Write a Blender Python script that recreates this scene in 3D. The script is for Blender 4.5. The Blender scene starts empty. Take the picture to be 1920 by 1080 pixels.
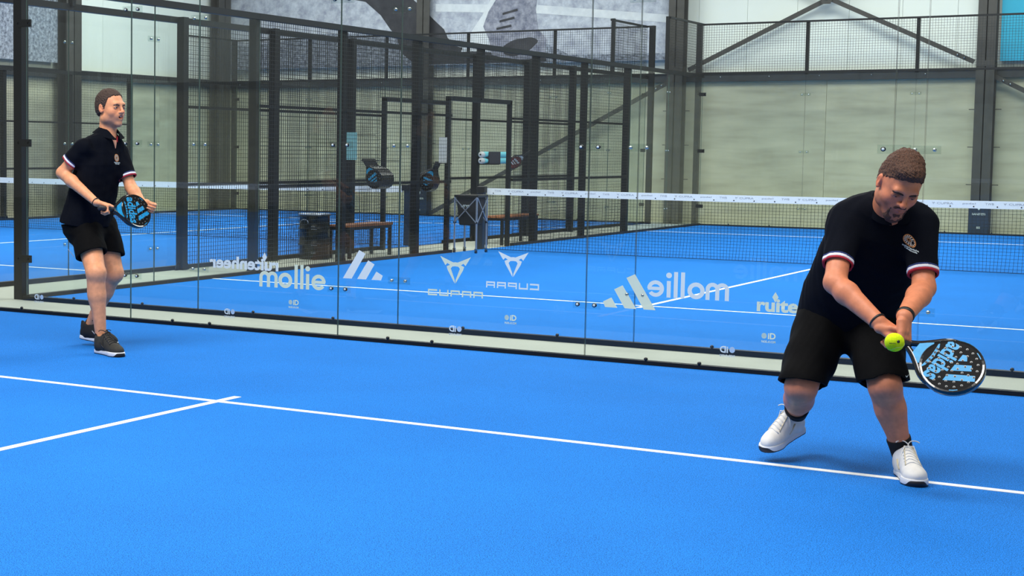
import bpy, bmesh, math, random
import numpy as np
from mathutils import Vector, Matrix
try:
    import openvdb as vdb
except ImportError:
    import pyopenvdb as vdb
PI = math.pi
scene = bpy.context.scene
COL = scene.collection

# ------------------------------------------------------------ camera
CAM = np.array([5.18154, -10.51485, 1.45872])
YAW, PITCH, ROLL = 0.5753, -0.0739, 0.0094
FPX, PX, PY = 3001.51, 503.205, 500.823
RIGHT = np.array([0.83858997, 0.54468325, 0.00932858])
UP = np.array([-0.04804525, 0.05689102, 0.99722368])
FWD = np.array([-0.54264033, 0.83670997, -0.07387768])
cam_data = bpy.data.cameras.new('camera')
cam = bpy.data.objects.new('camera', cam_data)
COL.objects.link(cam)
m = Matrix.Identity(4)
for i in range(3):
    m[i][0] = RIGHT[i]; m[i][1] = UP[i]; m[i][2] = -FWD[i]; m[i][3] = CAM[i]
cam.matrix_world = m
cam_data.sensor_fit = 'HORIZONTAL'
cam_data.sensor_width = 36
cam_data.lens = FPX * 36 / 1920
cam_data.shift_x = (960 - PX) / 1920
cam_data.shift_y = -(540 - PY) / 1920
cam_data.clip_end = 200
scene.camera = cam

# ------------------------------------------------------------ light
world = bpy.data.worlds.new('world'); scene.world = world
world.use_nodes = True
bg = world.node_tree.nodes['Background']
bg.inputs['Color'].default_value = (0.93, 0.97, 1.0, 1)
bg.inputs['Strength'].default_value = 0.27
def area(name, loc, sx, sy, power, tgt=None, col=(1, 0.98, 0.95)):
    l = bpy.data.lights.new(name, 'AREA'); l.shape = 'RECTANGLE'; l.size = sx; l.size_y = sy
    l.energy = power; l.color = col
    o = bpy.data.objects.new(name, l); COL.objects.link(o); o.location = loc
    if tgt is not None:
        o.rotation_euler = (Vector(tgt) - Vector(loc)).to_track_quat('-Z', 'Y').to_euler()
    return o
area('court_lamp', (-1.5, -5.5, 7.5), 5.0, 3.0, 760)
area('court_lamp', (4.5, -5.5, 7.5), 3.0, 3.0, 430)
area('court_lamp', (0, 5.5, 8.0), 6.0, 4.0, 1000)
area('court_lamp', (0, 15.5, 8.0), 6.0, 4.0, 1000)
area('court_lamp', (-11, 5.5, 8.0), 6.0, 4.0, 1000)
area('court_lamp', (-11, 15.5, 8.0), 6.0, 4.0, 1000)

scene.view_settings.view_transform = 'Standard'
scene.view_settings.look = 'None'
scene.view_settings.exposure = 0.0
scene.view_settings.gamma = 1.0
scene.view_settings.use_curve_mapping = False
scene.cycles.transparent_max_bounces = 48
scene.cycles.max_bounces = 8

# ------------------------------------------------------------ helpers
def s2l(c):
    c = c / 255.0
    return c / 12.92 if c <= 0.04045 else ((c + 0.055) / 1.055) ** 2.4
def rgb(r, g, b):
    return (s2l(r), s2l(g), s2l(b), 1)
def mat(name, col, rough=0.6, metal=0.0, noise=None, bump=None, spec=0.5, stretch=(1, 1, 1), coat=0.0, noise2=None):
    """noise = (scale, amount[, detail]) value variation in object space; bump = (scale, strength, distance)"""
    M = bpy.data.materials.new(name); M.use_nodes = True
    nt = M.node_tree; b = nt.nodes['Principled BSDF']
    b.inputs['Base Color'].default_value = col
    b.inputs['Roughness'].default_value = rough
    b.inputs['Metallic'].default_value = metal
    b.inputs['Specular IOR Level'].default_value = spec
    b.inputs['Coat Weight'].default_value = coat
    tc = nt.nodes.new('ShaderNodeTexCoord'); mp = nt.nodes.new('ShaderNodeMapping')
    mp.inputs['Scale'].default_value = stretch
    nt.links.new(tc.outputs['Object'], mp.inputs['Vector'])
    prev = None
    for nz in (noise, noise2):
        if nz:
            n = nt.nodes.new('ShaderNodeTexNoise'); n.inputs['Scale'].default_value = nz[0]
            n.inputs['Detail'].default_value = nz[2] if len(nz) > 2 else 4
            nt.links.new((mp if nz is noise else tc).outputs[0 if nz is noise else 'Object'], n.inputs['Vector'])
            r = nt.nodes.new('ShaderNodeMapRange')
            r.inputs['From Min'].default_value = 0.3; r.inputs['From Max'].default_value = 0.7
            r.inputs['To Min'].default_value = 1 - nz[1]; r.inputs['To Max'].default_value = 1 + nz[1]
            nt.links.new(n.outputs['Fac'], r.inputs['Value'])
            mx = nt.nodes.new('ShaderNodeVectorMath'); mx.operation = 'SCALE'
            if prev is None: mx.inputs[0].default_value = col[:3]
            else: nt.links.new(prev, mx.inputs[0])
            nt.links.new(r.outputs['Result'], mx.inputs['Scale'])
            prev = mx.outputs[0]
    if prev is not None: nt.links.new(prev, b.inputs['Base Color'])
    if bump:
        n = nt.nodes.new('ShaderNodeTexNoise'); n.inputs['Scale'].default_value = bump[0]
        n.inputs['Detail'].default_value = 6
        nt.links.new(mp.outputs[0], n.inputs['Vector'])
        bp = nt.nodes.new('ShaderNodeBump'); bp.inputs['Strength'].default_value = bump[1]
        bp.inputs['Distance'].default_value = bump[2]
        nt.links.new(n.outputs['Fac'], bp.inputs['Height'])
        nt.links.new(bp.outputs[0], b.inputs['Normal'])
    return M
def glass_mat(name, tint, ior=1.5, rough=0.0):
    M = bpy.data.materials.new(name); M.use_nodes = True
    nt = M.node_tree; nt.nodes.clear()
    out = nt.nodes.new('ShaderNodeOutputMaterial'); mx = nt.nodes.new('ShaderNodeMixShader')
    tr = nt.nodes.new('ShaderNodeBsdfTransparent'); tr.inputs['Color'].default_value = tint
    gl = nt.nodes.new('ShaderNodeBsdfGlossy'); gl.inputs['Roughness'].default_value = rough
    fr = nt.nodes.new('ShaderNodeFresnel'); fr.inputs['IOR'].default_value = ior
    ge = nt.nodes.new('ShaderNodeNewGeometry'); iv = nt.nodes.new('ShaderNodeMath'); iv.operation = 'SUBTRACT'
    iv.inputs[0].default_value = 1.0; nt.links.new(ge.outputs['Backfacing'], iv.inputs[1])
    ml = nt.nodes.new('ShaderNodeMath'); ml.operation = 'MULTIPLY'
    nt.links.new(fr.outputs[0], ml.inputs[0]); nt.links.new(iv.outputs[0], ml.inputs[1])
    nt.links.new(ml.outputs[0], mx.inputs[0]); nt.links.new(tr.outputs[0], mx.inputs[1])
    nt.links.new(gl.outputs[0], mx.inputs[2]); nt.links.new(mx.outputs[0], out.inputs[0])
    return M

class MB:
    def __init__(s): s.v = []; s.f = []; s.mi = []; s.sm = []
    def add(s, vs, fs, mi=0, sm=False):
        o = len(s.v); s.v += [tuple(map(float, q)) for q in vs]
        s.f += [tuple(i + o for i in q) for q in fs]; s.mi += [mi] * len(fs); s.sm += [sm] * len(fs)
        return s
    def box(s, x0, x1, y0, y1, z0, z1, mi=0, mis=None):
        vs = [(x, y, z) for x in (x0, x1) for y in (y0, y1) for z in (z0, z1)]
        fs = [(0, 1, 3, 2), (4, 6, 7, 5), (0, 4, 5, 1), (2, 3, 7, 6), (0, 2, 6, 4), (1, 5, 7, 3)]
        o = len(s.v); s.v += vs
        for k, q in enumerate(fs):
            s.f.append(tuple(i + o for i in q)); s.mi.append(mis[k] if mis else mi); s.sm.append(False)
        return s
    def bar(s, p0, p1, w, h=None, up=(0, 0, 1), mi=0):
        h = h or w; p0 = np.array(p0, float); p1 = np.array(p1, float)
        d = p1 - p0; d /= np.linalg.norm(d); up = np.array(up, float)
        if abs(d @ up) > .98: up = np.array([1., 0, 0])
        a = np.cross(d, up); a /= np.linalg.norm(a); b = np.cross(a, d)
        vs = []
        for p in (p0, p1):
            for sa, sb in ((-1, -1), (1, -1), (1, 1), (-1, 1)): vs.append(p + a * w / 2 * sa + b * h / 2 * sb)
        return s.add(vs, [(3, 2, 1, 0), (4, 5, 6, 7), (0, 1, 5, 4), (1, 2, 6, 5), (2, 3, 7, 6), (3, 0, 4, 7)], mi)
    def tube(s, pts, r, n=8, mi=0, cap=True):
        pts = [np.array(q, float) for q in pts]; rs = r if hasattr(r, '__len__') else [r] * len(pts)
        vs = []; prev = None
        for i, q in enumerate(pts):
            d = pts[min(i + 1, len(pts) - 1)] - pts[max(i - 1, 0)]; d /= np.linalg.norm(d) + 1e-12
            if prev is None:
                a = np.cross(d, [0, 0, 1.]) if abs(d[2]) < .95 else np.cross(d, [1., 0, 0])
            else: a = prev - d * (prev @ d)
            a /= np.linalg.norm(a) + 1e-12; prev = a; b = np.cross(d, a)
            for k in range(n):
                t = 2 * PI * k / n; vs.append(q + rs[i] * (a * math.cos(t) + b * math.sin(t)))
        fs = [(i * n + k, i * n + (k + 1) % n, (i + 1) * n + (k + 1) % n, (i + 1) * n + k) for i in range(len(pts) - 1) for k in range(n)]
        if cap: fs += [tuple(range(n - 1, -1, -1)), tuple((len(pts) - 1) * n + k for k in range(n))]
        return s.add(vs, fs, mi, True)
    def lathe(s, c, prof, n=20, ax=(0, 0, 1), mi=0):
        """prof = [(radius, along)]"""
        ax = np.array(ax, float); ax /= np.linalg.norm(ax)
        a = np.cross(ax, [0, 0, 1.]) if abs(ax[2]) < .9 else np.cross(ax, [1., 0, 0]); a /= np.linalg.norm(a); b = np.cross(ax, a)
        c = np.array(c, float); vs = []
        for r, h in prof:
            for k in range(n):
                t = 2 * PI * k / n; vs.append(c + ax * h + r * (a * math.cos(t) + b * math.sin(t)))
        fs = [(i * n + k, i * n + (k + 1) % n, (i + 1) * n + (k + 1) % n, (i + 1) * n + k) for i in range(len(prof) - 1) for k in range(n)]
        fs += [tuple(range(n - 1, -1, -1)), tuple((len(prof) - 1) * n + k for k in range(n))]
        return s.add(vs, fs, mi, True)
    def prism(s, poly, o, ex, ey, ez, mi=0):
        """2-D polygon extruded: points o + x*ex + y*ey, thickness vector ez"""
        o, ex, ey, ez = (np.array(q, float) for q in (o, ex, ey, ez)); n = len(poly)
        vs = [o + ex * a + ey * b for a, b in poly] + [o + ex * a + ey * b + ez for a, b in poly]
        fs = [tuple(range(n)), tuple(range(2 * n - 1, n - 1, -1))] + [(i, i + n, (i + 1) % n + n, (i + 1) % n) for i in range(n)]
        return s.add(vs, fs, mi)
    def mesh(s, name, mats):
        me = bpy.data.meshes.new(name); me.from_pydata(s.v, [], s.f)
        for q in (mats if isinstance(mats, (list, tuple)) else [mats]): me.materials.append(q)
        me.polygons.foreach_set('material_index', s.mi); me.polygons.foreach_set('use_smooth', s.sm)
        me.validate(); me.update(); return me
    def build(s, name, mats, parent=None, origin=None, bevel=0.0, fix=True):
        me = s.mesh(name, mats)
        if fix:
            bm = bmesh.new(); bm.from_mesh(me); bmesh.ops.recalc_face_normals(bm, faces=bm.faces); bm.to_mesh(me); bm.free()
        o = bpy.data.objects.new(name, me)
        pw = np.array(parent['_o']) if parent is not None and '_o' in parent else np.zeros(3)
        org = np.array(origin, float) if origin is not None else pw
        me.transform(Matrix.Translation(Vector(-org)))
        o.location = Vector(org - pw) if parent is not None else Vector(org)
        COL.objects.link(o)
        if parent is not None: o.parent = parent
        o['_o'] = [float(q) for q in org]
        if bevel:
            b = o.modifiers.new('bevel', 'BEVEL'); b.width = bevel; b.segments = 2; b.limit_method = 'ANGLE'
        return o
def tag(o, label=None, cat=None, group=None, kind=None):
    if label: o['label'] = label
    if cat: o['category'] = cat
    if group: o['group'] = group
    if kind: o['kind'] = kind
    return o
def thing(name, loc, label=None, cat=None, group=None, kind=None):
    o = bpy.data.objects.new(name, None); o.empty_display_size = .2; COL.objects.link(o); o.location = loc
    o['_o'] = [float(q) for q in loc]
    return tag(o, label, cat, group, kind)
def inst(me, name, parent, loc, rot=None):
    """another object sharing a mesh, at world location loc (mesh is in local coordinates)"""
    o = bpy.data.objects.new(name, me); COL.objects.link(o)
    pw = np.array(parent['_o']) if parent is not None else np.zeros(3)
    o.location = Vector(np.array(loc, float) - pw)
    if rot: o.rotation_euler = rot
    o.parent = parent; o['_o'] = [float(q) for q in loc]
    return o
def text_mesh(txt, size, bold=0.0, extrude=0.0005, spacing=1.0, align='CENTER', shear=0.0):
    c = bpy.data.curves.new('writing', 'FONT'); c.body = txt; c.size = size; c.offset = bold * size
    c.extrude = extrude; c.space_character = spacing; c.align_x = align; c.shear = shear; c.resolution_u = 3
    o = bpy.data.objects.new('writing', c); COL.objects.link(o)
    dg = bpy.context.evaluated_depsgraph_get(); dg.update()
    me = bpy.data.meshes.new_from_object(o.evaluated_get(dg))
    bpy.data.objects.remove(o); return me
def place_flat(me, name, parent, mat_, o, ex, ey, sx=1, sy=1):
    """2-D mesh (x,y) laid in the world plane o + x*ex + y*ey"""
    ex = Vector(ex); ey = Vector(ey); ez = ex.cross(ey).normalized()
    M4 = Matrix(((ex.x * sx, ey.x * sy, ez.x, o[0]), (ex.y * sx, ey.y * sy, ez.y, o[1]), (ex.z * sx, ey.z * sy, ez.z, o[2]), (0, 0, 0, 1)))
    org = Vector(parent['_o']) if parent is not None else Vector((0, 0, 0))
    me.transform(Matrix.Translation(-org) @ M4)
    me.materials.clear(); me.materials.append(mat_)
    ob = bpy.data.objects.new(name, me); COL.objects.link(ob)
    if parent is not None: ob.parent = parent
    ob['_o'] = list(org)
    return ob

# ------------------------------------------------------------ materials
TURF = mat('blue_turf', rgb(26, 113, 199), .92, noise=(240, .75, 2), noise2=(1.1, .05, 3), bump=(500, .5, .004), spec=.15)
LINE = mat('white_turf_line', rgb(238, 240, 240), .9, noise=(300, .06), bump=(400, .4, .003), spec=.2)
CONC = mat('concrete_floor', rgb(164, 168, 157), .85, noise=(90, .08, 6), noise2=(1.5, .05))
WALLC = mat('grey_concrete_panel', rgb(188, 185, 160), .9, noise=(2.2, .17, 6), noise2=(1.1, .07), stretch=(.35, .35, 2.4), bump=(8, .1, .01))
CLAD = mat('white_cladding', rgb(232, 238, 230), .6, noise=(.7, .03))
BLACK = mat('black_powder_coat', rgb(15, 17, 20), .5, noise=(30, .15), spec=.3)
STEEL = mat('brown_grey_steel', rgb(62, 60, 56), .55, noise=(6, .18))
GIRT = mat('dark_steel_girt', rgb(46, 50, 54), .5, noise=(5, .2))
WIRE = mat('black_mesh_wire', rgb(14, 16, 16), .5)
CORD = mat('black_net_cord', rgb(16, 18, 20), .8)
TAPE = mat('white_net_tape', rgb(232, 236, 240), .6, noise=(60, .03))
TAPEP = mat('grey_tape_print', rgb(150, 155, 165), .7)
GLASS = glass_mat('clear_glass', (.965, .985, .975, 1))
GEDGE = mat('glass_edge', rgb(70, 92, 84), .15, spec=.8)
PLATE = glass_mat('clear_plate', (.90, .93, .92, 1), 1.7)
CHROME = mat('chrome_bolt', rgb(190, 195, 195), .2, metal=1)
STICK = mat('white_sticker', rgb(214, 226, 226), .55)
STICK2 = mat('frosted_sticker', rgb(172, 198, 222), .6)
BLK = mat('black_plastic', rgb(18, 18, 20), .4)
NAVY = mat('navy_pad', rgb(14, 32, 52), .5, noise=(8, .1))
ALU = mat('aluminium', rgb(175, 182, 196), .3, metal=.7)
WOOD = mat('orange_brown_wood', rgb(150, 92, 52), .5, noise=(9, .2), stretch=(4, .4, 4))
CYANM = mat('light_blue_plastic', rgb(120, 205, 222), .4)

# ------------------------------------------------------------ ground
G = 0.965
fl = MB().box(-32, 18, -24, 34, -.10, 0).build('floor', CONC); tag(fl, kind='structure')
def turf(x0, x1, y0, y1, lines):
    t = MB().box(x0, x1, y0, y1, -.02, .012).build('artificial_turf', TURF, origin=((x0 + x1) / 2, (y0 + y1) / 2, 0)); tag(t, kind='structure')
    for a in lines:
        MB().box(*a, .004, .0145).build('line', LINE, t)
L = .025
turf(-4.975, 5, -20, -.03, [(-4.97, 5, -3.05 - L, -3.05 + L), (-L, L, -10, -3.05 - L), (-L, L, -3.05 + L, -2.84), (-4.97, 5, -16.95 - L, -16.95 + L)])
def court(cx):
    y0 = G
    turf(cx - 4.97, cx + 4.97, G + .03, G + 19.97, [
        (cx - 4.97, cx + 4.97, y0 + 3.05 - L, y0 + 3.05 + L), (cx - 4.97, cx + 4.97, y0 + 16.95 - L, y0 + 16.95 + L),
        (cx - L, cx + L, y0 + 3.05 + L, y0 + 16.95 - L), (cx - L, cx + L, y0 + 2.84, y0 + 3.05 - L), (cx - L, cx + L, y0 + 16.95 + L, y0 + 17.16)])
court(0); court(-11.17)

# ------------------------------------------------------------ hall shell
YW, XW = 22.0, -17.0
wb = thing('wall_back', (0, YW, 0), kind='structure')
MB().box(-17.3, 9, YW + .12, YW + .2, 0, 7.8).build('backing', CLAD, wb)
def panels(parent, axis, at, a0, a1, step, z0, z1, name, M, th):
    me = None; n = int(round((a1 - a0) / step))
    for i in range(n):
        c = a0 + (i + .5) * step
        if me is None:
            b = MB(); h = step / 2 - .003
            if axis == 'x': b.box(-h, h, 0, th, 0, z1 - z0 - .008)
            else: b.box(-th, 0, -h, h, 0, z1 - z0 - .008)
            me = b.mesh(name, M)
            bm = bmesh.new(); bm.from_mesh(me); bmesh.ops.recalc_face_normals(bm, faces=bm.faces); bm.to_mesh(me); bm.free()
        inst(me, name, parent, (c, at, z0) if axis == 'x' else (at, c, z0))
panels(wb, 'x', YW, -17.49, 8.85, 2.926, 0, 3.0, 'concrete_panel', WALLC, .12)
panels(wb, 'x', YW + .02, -16.35, 8.4, .99, 3.0, 7.6, 'cladding_panel', CLAD, .08)
wl = thing('wall_left', (XW, 10, 0), kind='structure')
MB().box(XW - .2, XW - .12, -8, YW + .2, 0, 7.8).build('backing', CLAD, wl)
panels(wl, 'y', XW, -7.6, 22, 2.96, 0, 3.0, 'concrete_panel', WALLC, .12)
panels(wl, 'y', XW - .02, 10.0, 22, 1.0, 3.0, 7.6, 'cladding_panel', CLAD, .08)

# girts
def girt(x0, x1, y0, y1, label):
    o = thing('steel_girt', ((x0 + x1) / 2, (y0 + y1) / 2, 3.0), label, 'beam')
    MB().box(x0, x1, y0, y1, 2.90, 3.06).build('web', GIRT, o)
    if x1 - x0 > y1 - y0:
        MB().box(x0, x1, y0 - .05, y1 + .0, 3.06, 3.075).build('flange', GIRT, o)
        xs = np.arange(x0 + .3, x1, .98)
        b = MB()
        for x in xs: b.lathe((x, y0, 2.99), [(.016, 0), (.016, .012)], 8, (0, -1, 0))
        tag(b.build('rivets', CHROME, o), kind='stuff')
    else:
        MB().box(x0, x1 + .05, y0, y1, 3.06, 3.075).build('flange', GIRT, o)
girt(-17, 8.8, YW - .12, YW - .005, 'long dark steel girt with rivets across the far wall above the concrete')
girt(XW + .005, XW + .12, -7, YW - .20, 'dark steel girt along the left wall above the concrete')

# columns
def column(x, y, label, axis='x', pad=True, strip=False):
    o = thing('steel_column', (x, y, 0), label, 'column')
    w, d = .32, .26
    b = MB()
    if axis == 'x':
        b.box(x - w / 2, x + w / 2, y - d, y - d + .02, 0, 7.6); b.box(x - w / 2, x + w / 2, y - .02, y, 0, 7.6); b.box(x - .01, x + .01, y - d, y, 0, 7.6)
        b.box(x - w / 2, x + w / 2, y - d - .01, y, 3.1, 3.2)
    else:
        b.box(x, x + .02, y - w * .75, y + w * .75, 0, 7.6); b.box(x + d - .02, x + d, y - w * .75, y + w * .75, 0, 7.6); b.box(x, x + d, y - .01, y + .01, 0, 7.6)
    b.build('h_beam', STEEL, o)
    if axis == 'x':
        q = MB()
        for sx in (-1, 1):
            for z in (.9, 1.6, 2.3): q.box(x + sx * w / 2 - .02, x + sx * (w / 2 + .12), y - .1, y - .09, z, z + .015)
        q.build('bracket', STEEL, o)
    if pad:
        p_ = MB().box(x - w / 2 - .02, x + w / 2 + .02, y - d - .05, y - d - .002, 0, .56).build('pad', NAVY, o, bevel=.01)
        sh = MB().prism([(-.03, .04), (.03, .04), (.03, -.01), (0, -.05), (-.03, -.01)], (x, y - d - .052, .49), (1, 0, 0), (0, 0, 1), (0, -.002, 0)).build('logo', STICK, p_)
        t = text_mesh('BANSTETI', .052, .02); place_flat(t, 'writing', p_, STICK, (x, y - d - .053, .35), (1, 0, 0), (0, 0, 1))
        t = text_mesh('BIS', .05, .02); place_flat(t, 'writing', p_, STICK, (x, y - d - .053, .10), (1, 0, 0), (0, 0, 1))
    if strip:
        MB().box(x - .08, x - .015, y - d - .012, y - d - .002, 2.72, 3.3).build('pale_blue_strip', CYANM, o)  # thin flat cyan strip on the front flange
column(.07, YW - .13, 'steel column with navy foot pad at far right')
column(-5.8, YW - .13, 'steel column standing where the far poster ends', pad=False)
column(-11.6, YW - .13, 'steel column with light blue strip and navy foot pad', strip=True)
column(XW + .13, 15.55, 'steel column on the left wall beside the small grey poster', 'y', False)
column(XW + .13, 21.1, 'steel column on the left wall next to the hall corner', 'y', False)

# braces
def brace(p0, p1, label, w=.085):
    o = thing('steel_brace', p0, label, 'brace')
    MB().bar(p0, p1, w, .05, up=(0, 1, 0)).build('bar', STEEL, o)
    q = Vector(p0).lerp(Vector(p1), .03)
    for k in (0, .12):
        b = MB(); b.lathe((q[0] + (k if p1[0] > p0[0] else -k), q[1] - .05, q[2] + k * (p1[2] - p0[2]) / abs(p1[0] - p0[0])), [(.022, 0), (.022, .02)], 8, (0, -1, 0))
        b.build('bolt', CHROME, o)
by = YW - .2
brace((-5.58, by, 3.14), (-.15, by - .0, 5.77), 'white bay cross brace rising to the right from the poster end')
brace((-.15, by - .06, 3.19), (-5.58, by - .06, 5.80), 'white bay cross brace falling to the right against the right column')
brace((-5.95, by, 2.92), (-11.45, by, .03), 'diagonal brace crossing the concrete wall behind the racks')
brace((.2, by, 2.92), (5.7, by, .03), 'diagonal brace right of the right hand column')
MB_pl = MB().prism([(-.12, 0), (-.08, .1), (.08, .1), (.12, 0), (.08, -.1), (-.08, -.1)], (-2.85, by - .1, 4.46), (1, 0, 0), (0, 0, 1), (0, -.01, 0))
gp = MB_pl.build('gusset_plate', STEEL, origin=(-2.85, by - .1, 4.46)); tag(gp, 'small gusset plate where the two white bay braces cross', 'plate')
MB().lathe((-2.85, by - .112, 4.46), [(.03, 0), (.03, .015)], 10, (0, -1, 0)).build('bolt', CHROME, gp)

# posters (flat prints on the walls)
def print_mat(name, c1, c2, scale, det=8):
    M = mat(name, c1, .7); nt = M.node_tree; b = nt.nodes['Principled BSDF']
    tc = nt.nodes.new('ShaderNodeTexCoord'); n = nt.nodes.new('ShaderNodeTexNoise'); n.inputs['Scale'].default_value = scale
    n.inputs['Detail'].default_value = det; n.inputs['Roughness'].default_value = .7
    cr = nt.nodes.new('ShaderNodeValToRGB'); cr.color_ramp.elements[0].position = .36; cr.color_ramp.elements[1].position = .64
    cr.color_ramp.elements[0].color = c1; cr.color_ramp.elements[1].color = c2
    nt.links.new(tc.outputs['Object'], n.inputs['Vector']); nt.links.new(n.outputs['Fac'], cr.inputs['Fac']); nt.links.new(cr.outputs[0], b.inputs['Base Color'])
    return M
P_TURF = print_mat('print_grey_turf', rgb(146, 151, 166), rgb(200, 206, 214), 4)
P_TURFD = print_mat('print_dark_turf', rgb(70, 76, 92), rgb(170, 178, 190), 14)
P_SHOE1 = print_mat('print_dark_shoe', rgb(28, 30, 38), rgb(54, 54, 60), 3)
P_SHOE2 = print_mat('print_grey_shoe', rgb(92, 96, 116), rgb(158, 160, 172), 6)
P_LIGHT = print_mat('print_pale', rgb(196, 202, 208), rgb(220, 224, 226), 3)
mu = thing('wall_poster', (-11.5, YW - .16, 3.3), 'huge grey photo print of feet on turf on the far wall', 'poster')
MB().box(-16.95, -6.02, YW - .165, YW - .15, 3.36, 7.4).build('print', P_TURF, mu)
def shape(name, pts, M, k):
    y = YW - .166 - .0015 * k
    MB().prism(pts, (0, y, 0), (1, 0, 0), (0, 0, 1), (0, .0012, 0)).build(name, M, mu)
def blob(cx, cz, rx, rz, n=28, a=0, wob=.06, seed=1):
    rr = random.Random(seed); o = []
    for i in range(n):
        t = 2 * PI * i / n; k = 1 + wob * math.sin(3 * t + seed) + wob * .5 * math.sin(7 * t + 2 * seed)
        x, z = rx * k * math.cos(t), rz * k * math.sin(t)
        o.append((cx + x * math.cos(a) - z * math.sin(a), cz + x * math.sin(a) + z * math.cos(a)))
    return o
shape('printed_turf_shadow', [(-16.9, 3.37), (-6.05, 3.37), (-6.05, 3.5), (-8.2, 3.52), (-9.0, 3.9), (-10, 3.6), (-11.5, 3.55), (-12.2, 4.0), (-13.2, 4.12), (-14.6, 4.15), (-15.6, 3.98), (-16.9, 3.9)], P_TURFD, 1)
shape('printed_court_line', [(-11.4, 4.72), (-8.97, 4.60), (-6.03, 4.28), (-6.03, 4.12), (-8.97, 4.42), (-11.4, 4.55)], P_LIGHT, 2)
shape('printed_dark_shoe', [(-14.5, 5.6), (-13.9, 4.98), (-13.2, 4.84), (-12.8, 4.52), (-12.55, 4.2), (-12.38, 4.02), (-12.25, 3.65), (-12.0, 3.46), (-11.65, 3.38), (-8.7, 3.38), (-8.75, 3.54), (-9.6, 3.56), (-10.3, 3.64), (-10.85, 3.76), (-11.08, 3.95), (-11.18, 4.15), (-11.45, 4.38), (-11.7, 4.62), (-12.1, 4.95), (-12.9, 5.6)], P_SHOE1, 3)
shape('printed_white_sock', [(-10.75, 3.64), (-10.62, 3.92), (-10.40, 4.22), (-10.25, 4.42), (-10.0, 4.85), (-9.6, 5.3), (-9.5, 5.0), (-9.9, 4.6), (-10.05, 4.1), (-10.05, 3.64)], P_LIGHT, 4)
shape('printed_grey_shoe', [(-10.0, 3.56), (-10.08, 3.9), (-10.22, 4.18), (-10.1, 4.5), (-9.85, 4.86), (-9.5, 5.5), (-8.9, 5.5), (-8.98, 4.5), (-8.93, 4.1), (-8.72, 3.86), (-8.74, 3.56), (-9.1, 3.44), (-9.6, 3.44)], P_SHOE2, 5)
shape('printed_shoe_dark_patch', blob(-9.35, 3.72, .42, .17, a=.25), P_SHOE1, 6)
for k in range(3):
    shape('printed_lace', [(-9.9 + .07 * k, 4.14 + .16 * k), (-9.55 + .07 * k, 4.20 + .17 * k), (-9.54 + .07 * k, 4.15 + .17 * k), (-9.9 + .07 * k, 4.09 + .16 * k)], P_SHOE1, 7)
po = thing('wall_poster', (XW + .16, 14.0, 3.2), 'small grey turf photo print on the left wall', 'poster')
MB().box(XW + .15, XW + .165, 10.5, 15.28, 3.2, 6.6).build('print', P_TURFD, po)
bn = thing('wall_banner', (3, YW - .16, 3.2), 'bright cyan banner at the far right of the back wall', 'banner')
MB().box(.28, 5.2, YW - .17, YW - .155, 3.2, 6.9).build('print', mat('cyan_print', rgb(34, 172, 205), .6, noise=(2, .06)), bn)

# ------------------------------------------------------------ glass, plates, bolts
bolt_me = MB().lathe((0, 0, 0), [(.0145, -.010), (.0145, -.006), (.0148, .0066), (.0142, .0078)], 12, (0, -1, 0)).mesh('bolt', BLK)
cap_me = MB().lathe((0, 0, 0), [(.0092, .0077), (.0092, .0086)], 12, (0, -1, 0)).mesh('bolt_cap', STICK)
dome_me = MB().lathe((0, 0, 0), [(.012, -.010), (.0125, .008), (.010, .011), (.004, .0125)], 10, (0, -1, 0)).mesh('bolt', CHROME)
def pane(parent, axis, at, a0, a1, z0, z1, th=.012):
    g = .003
    b = MB(); c = (a0 + a1) / 2; h = (a1 - a0) / 2 - g
    if axis == 'x': b.box(c - h, c + h, at - th / 2, at + th / 2, z0, z1, mis=[1, 1, 0, 0, 1, 1]); org = (c, at, z0)
    else: b.box(at - th / 2, at + th / 2, c - h, c + h, z0, z1, mis=[0, 0, 1, 1, 1, 1]); org = (at, c, z0)
    return b.build('glass_pane', [GLASS, GEDGE], parent, origin=org)
HB = (.394, 1.4905, 2.5877)
def connector(parent, axis, at, a, z, side=1, black=True):
    """clear plate behind the joint of two panes with two bolts through it"""
    b = MB()
    if axis == 'x': b.box(a - .10, a + .10, at + side * .008, at + side * .016, z - .028, z + .028)
    else: b.box(at + side * .008, at + side * .016, a - .10, a + .10, z - .028, z + .028)
    p_ = b.build('connector_plate', [PLATE], parent, origin=(a, at, z) if axis == 'x' else (at, a, z))
    for s in (-1, 1):
        loc = (a + s * .062, at, z) if axis == 'x' else (at, a + s * .062, z)
        rot = None if axis == 'x' else (0, 0, PI / 2)
        inst(bolt_me if black else dome_me, 'bolt', p_, loc, rot)
        if black: inst(cap_me, 'bolt_cap', p_, loc, rot)
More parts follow.
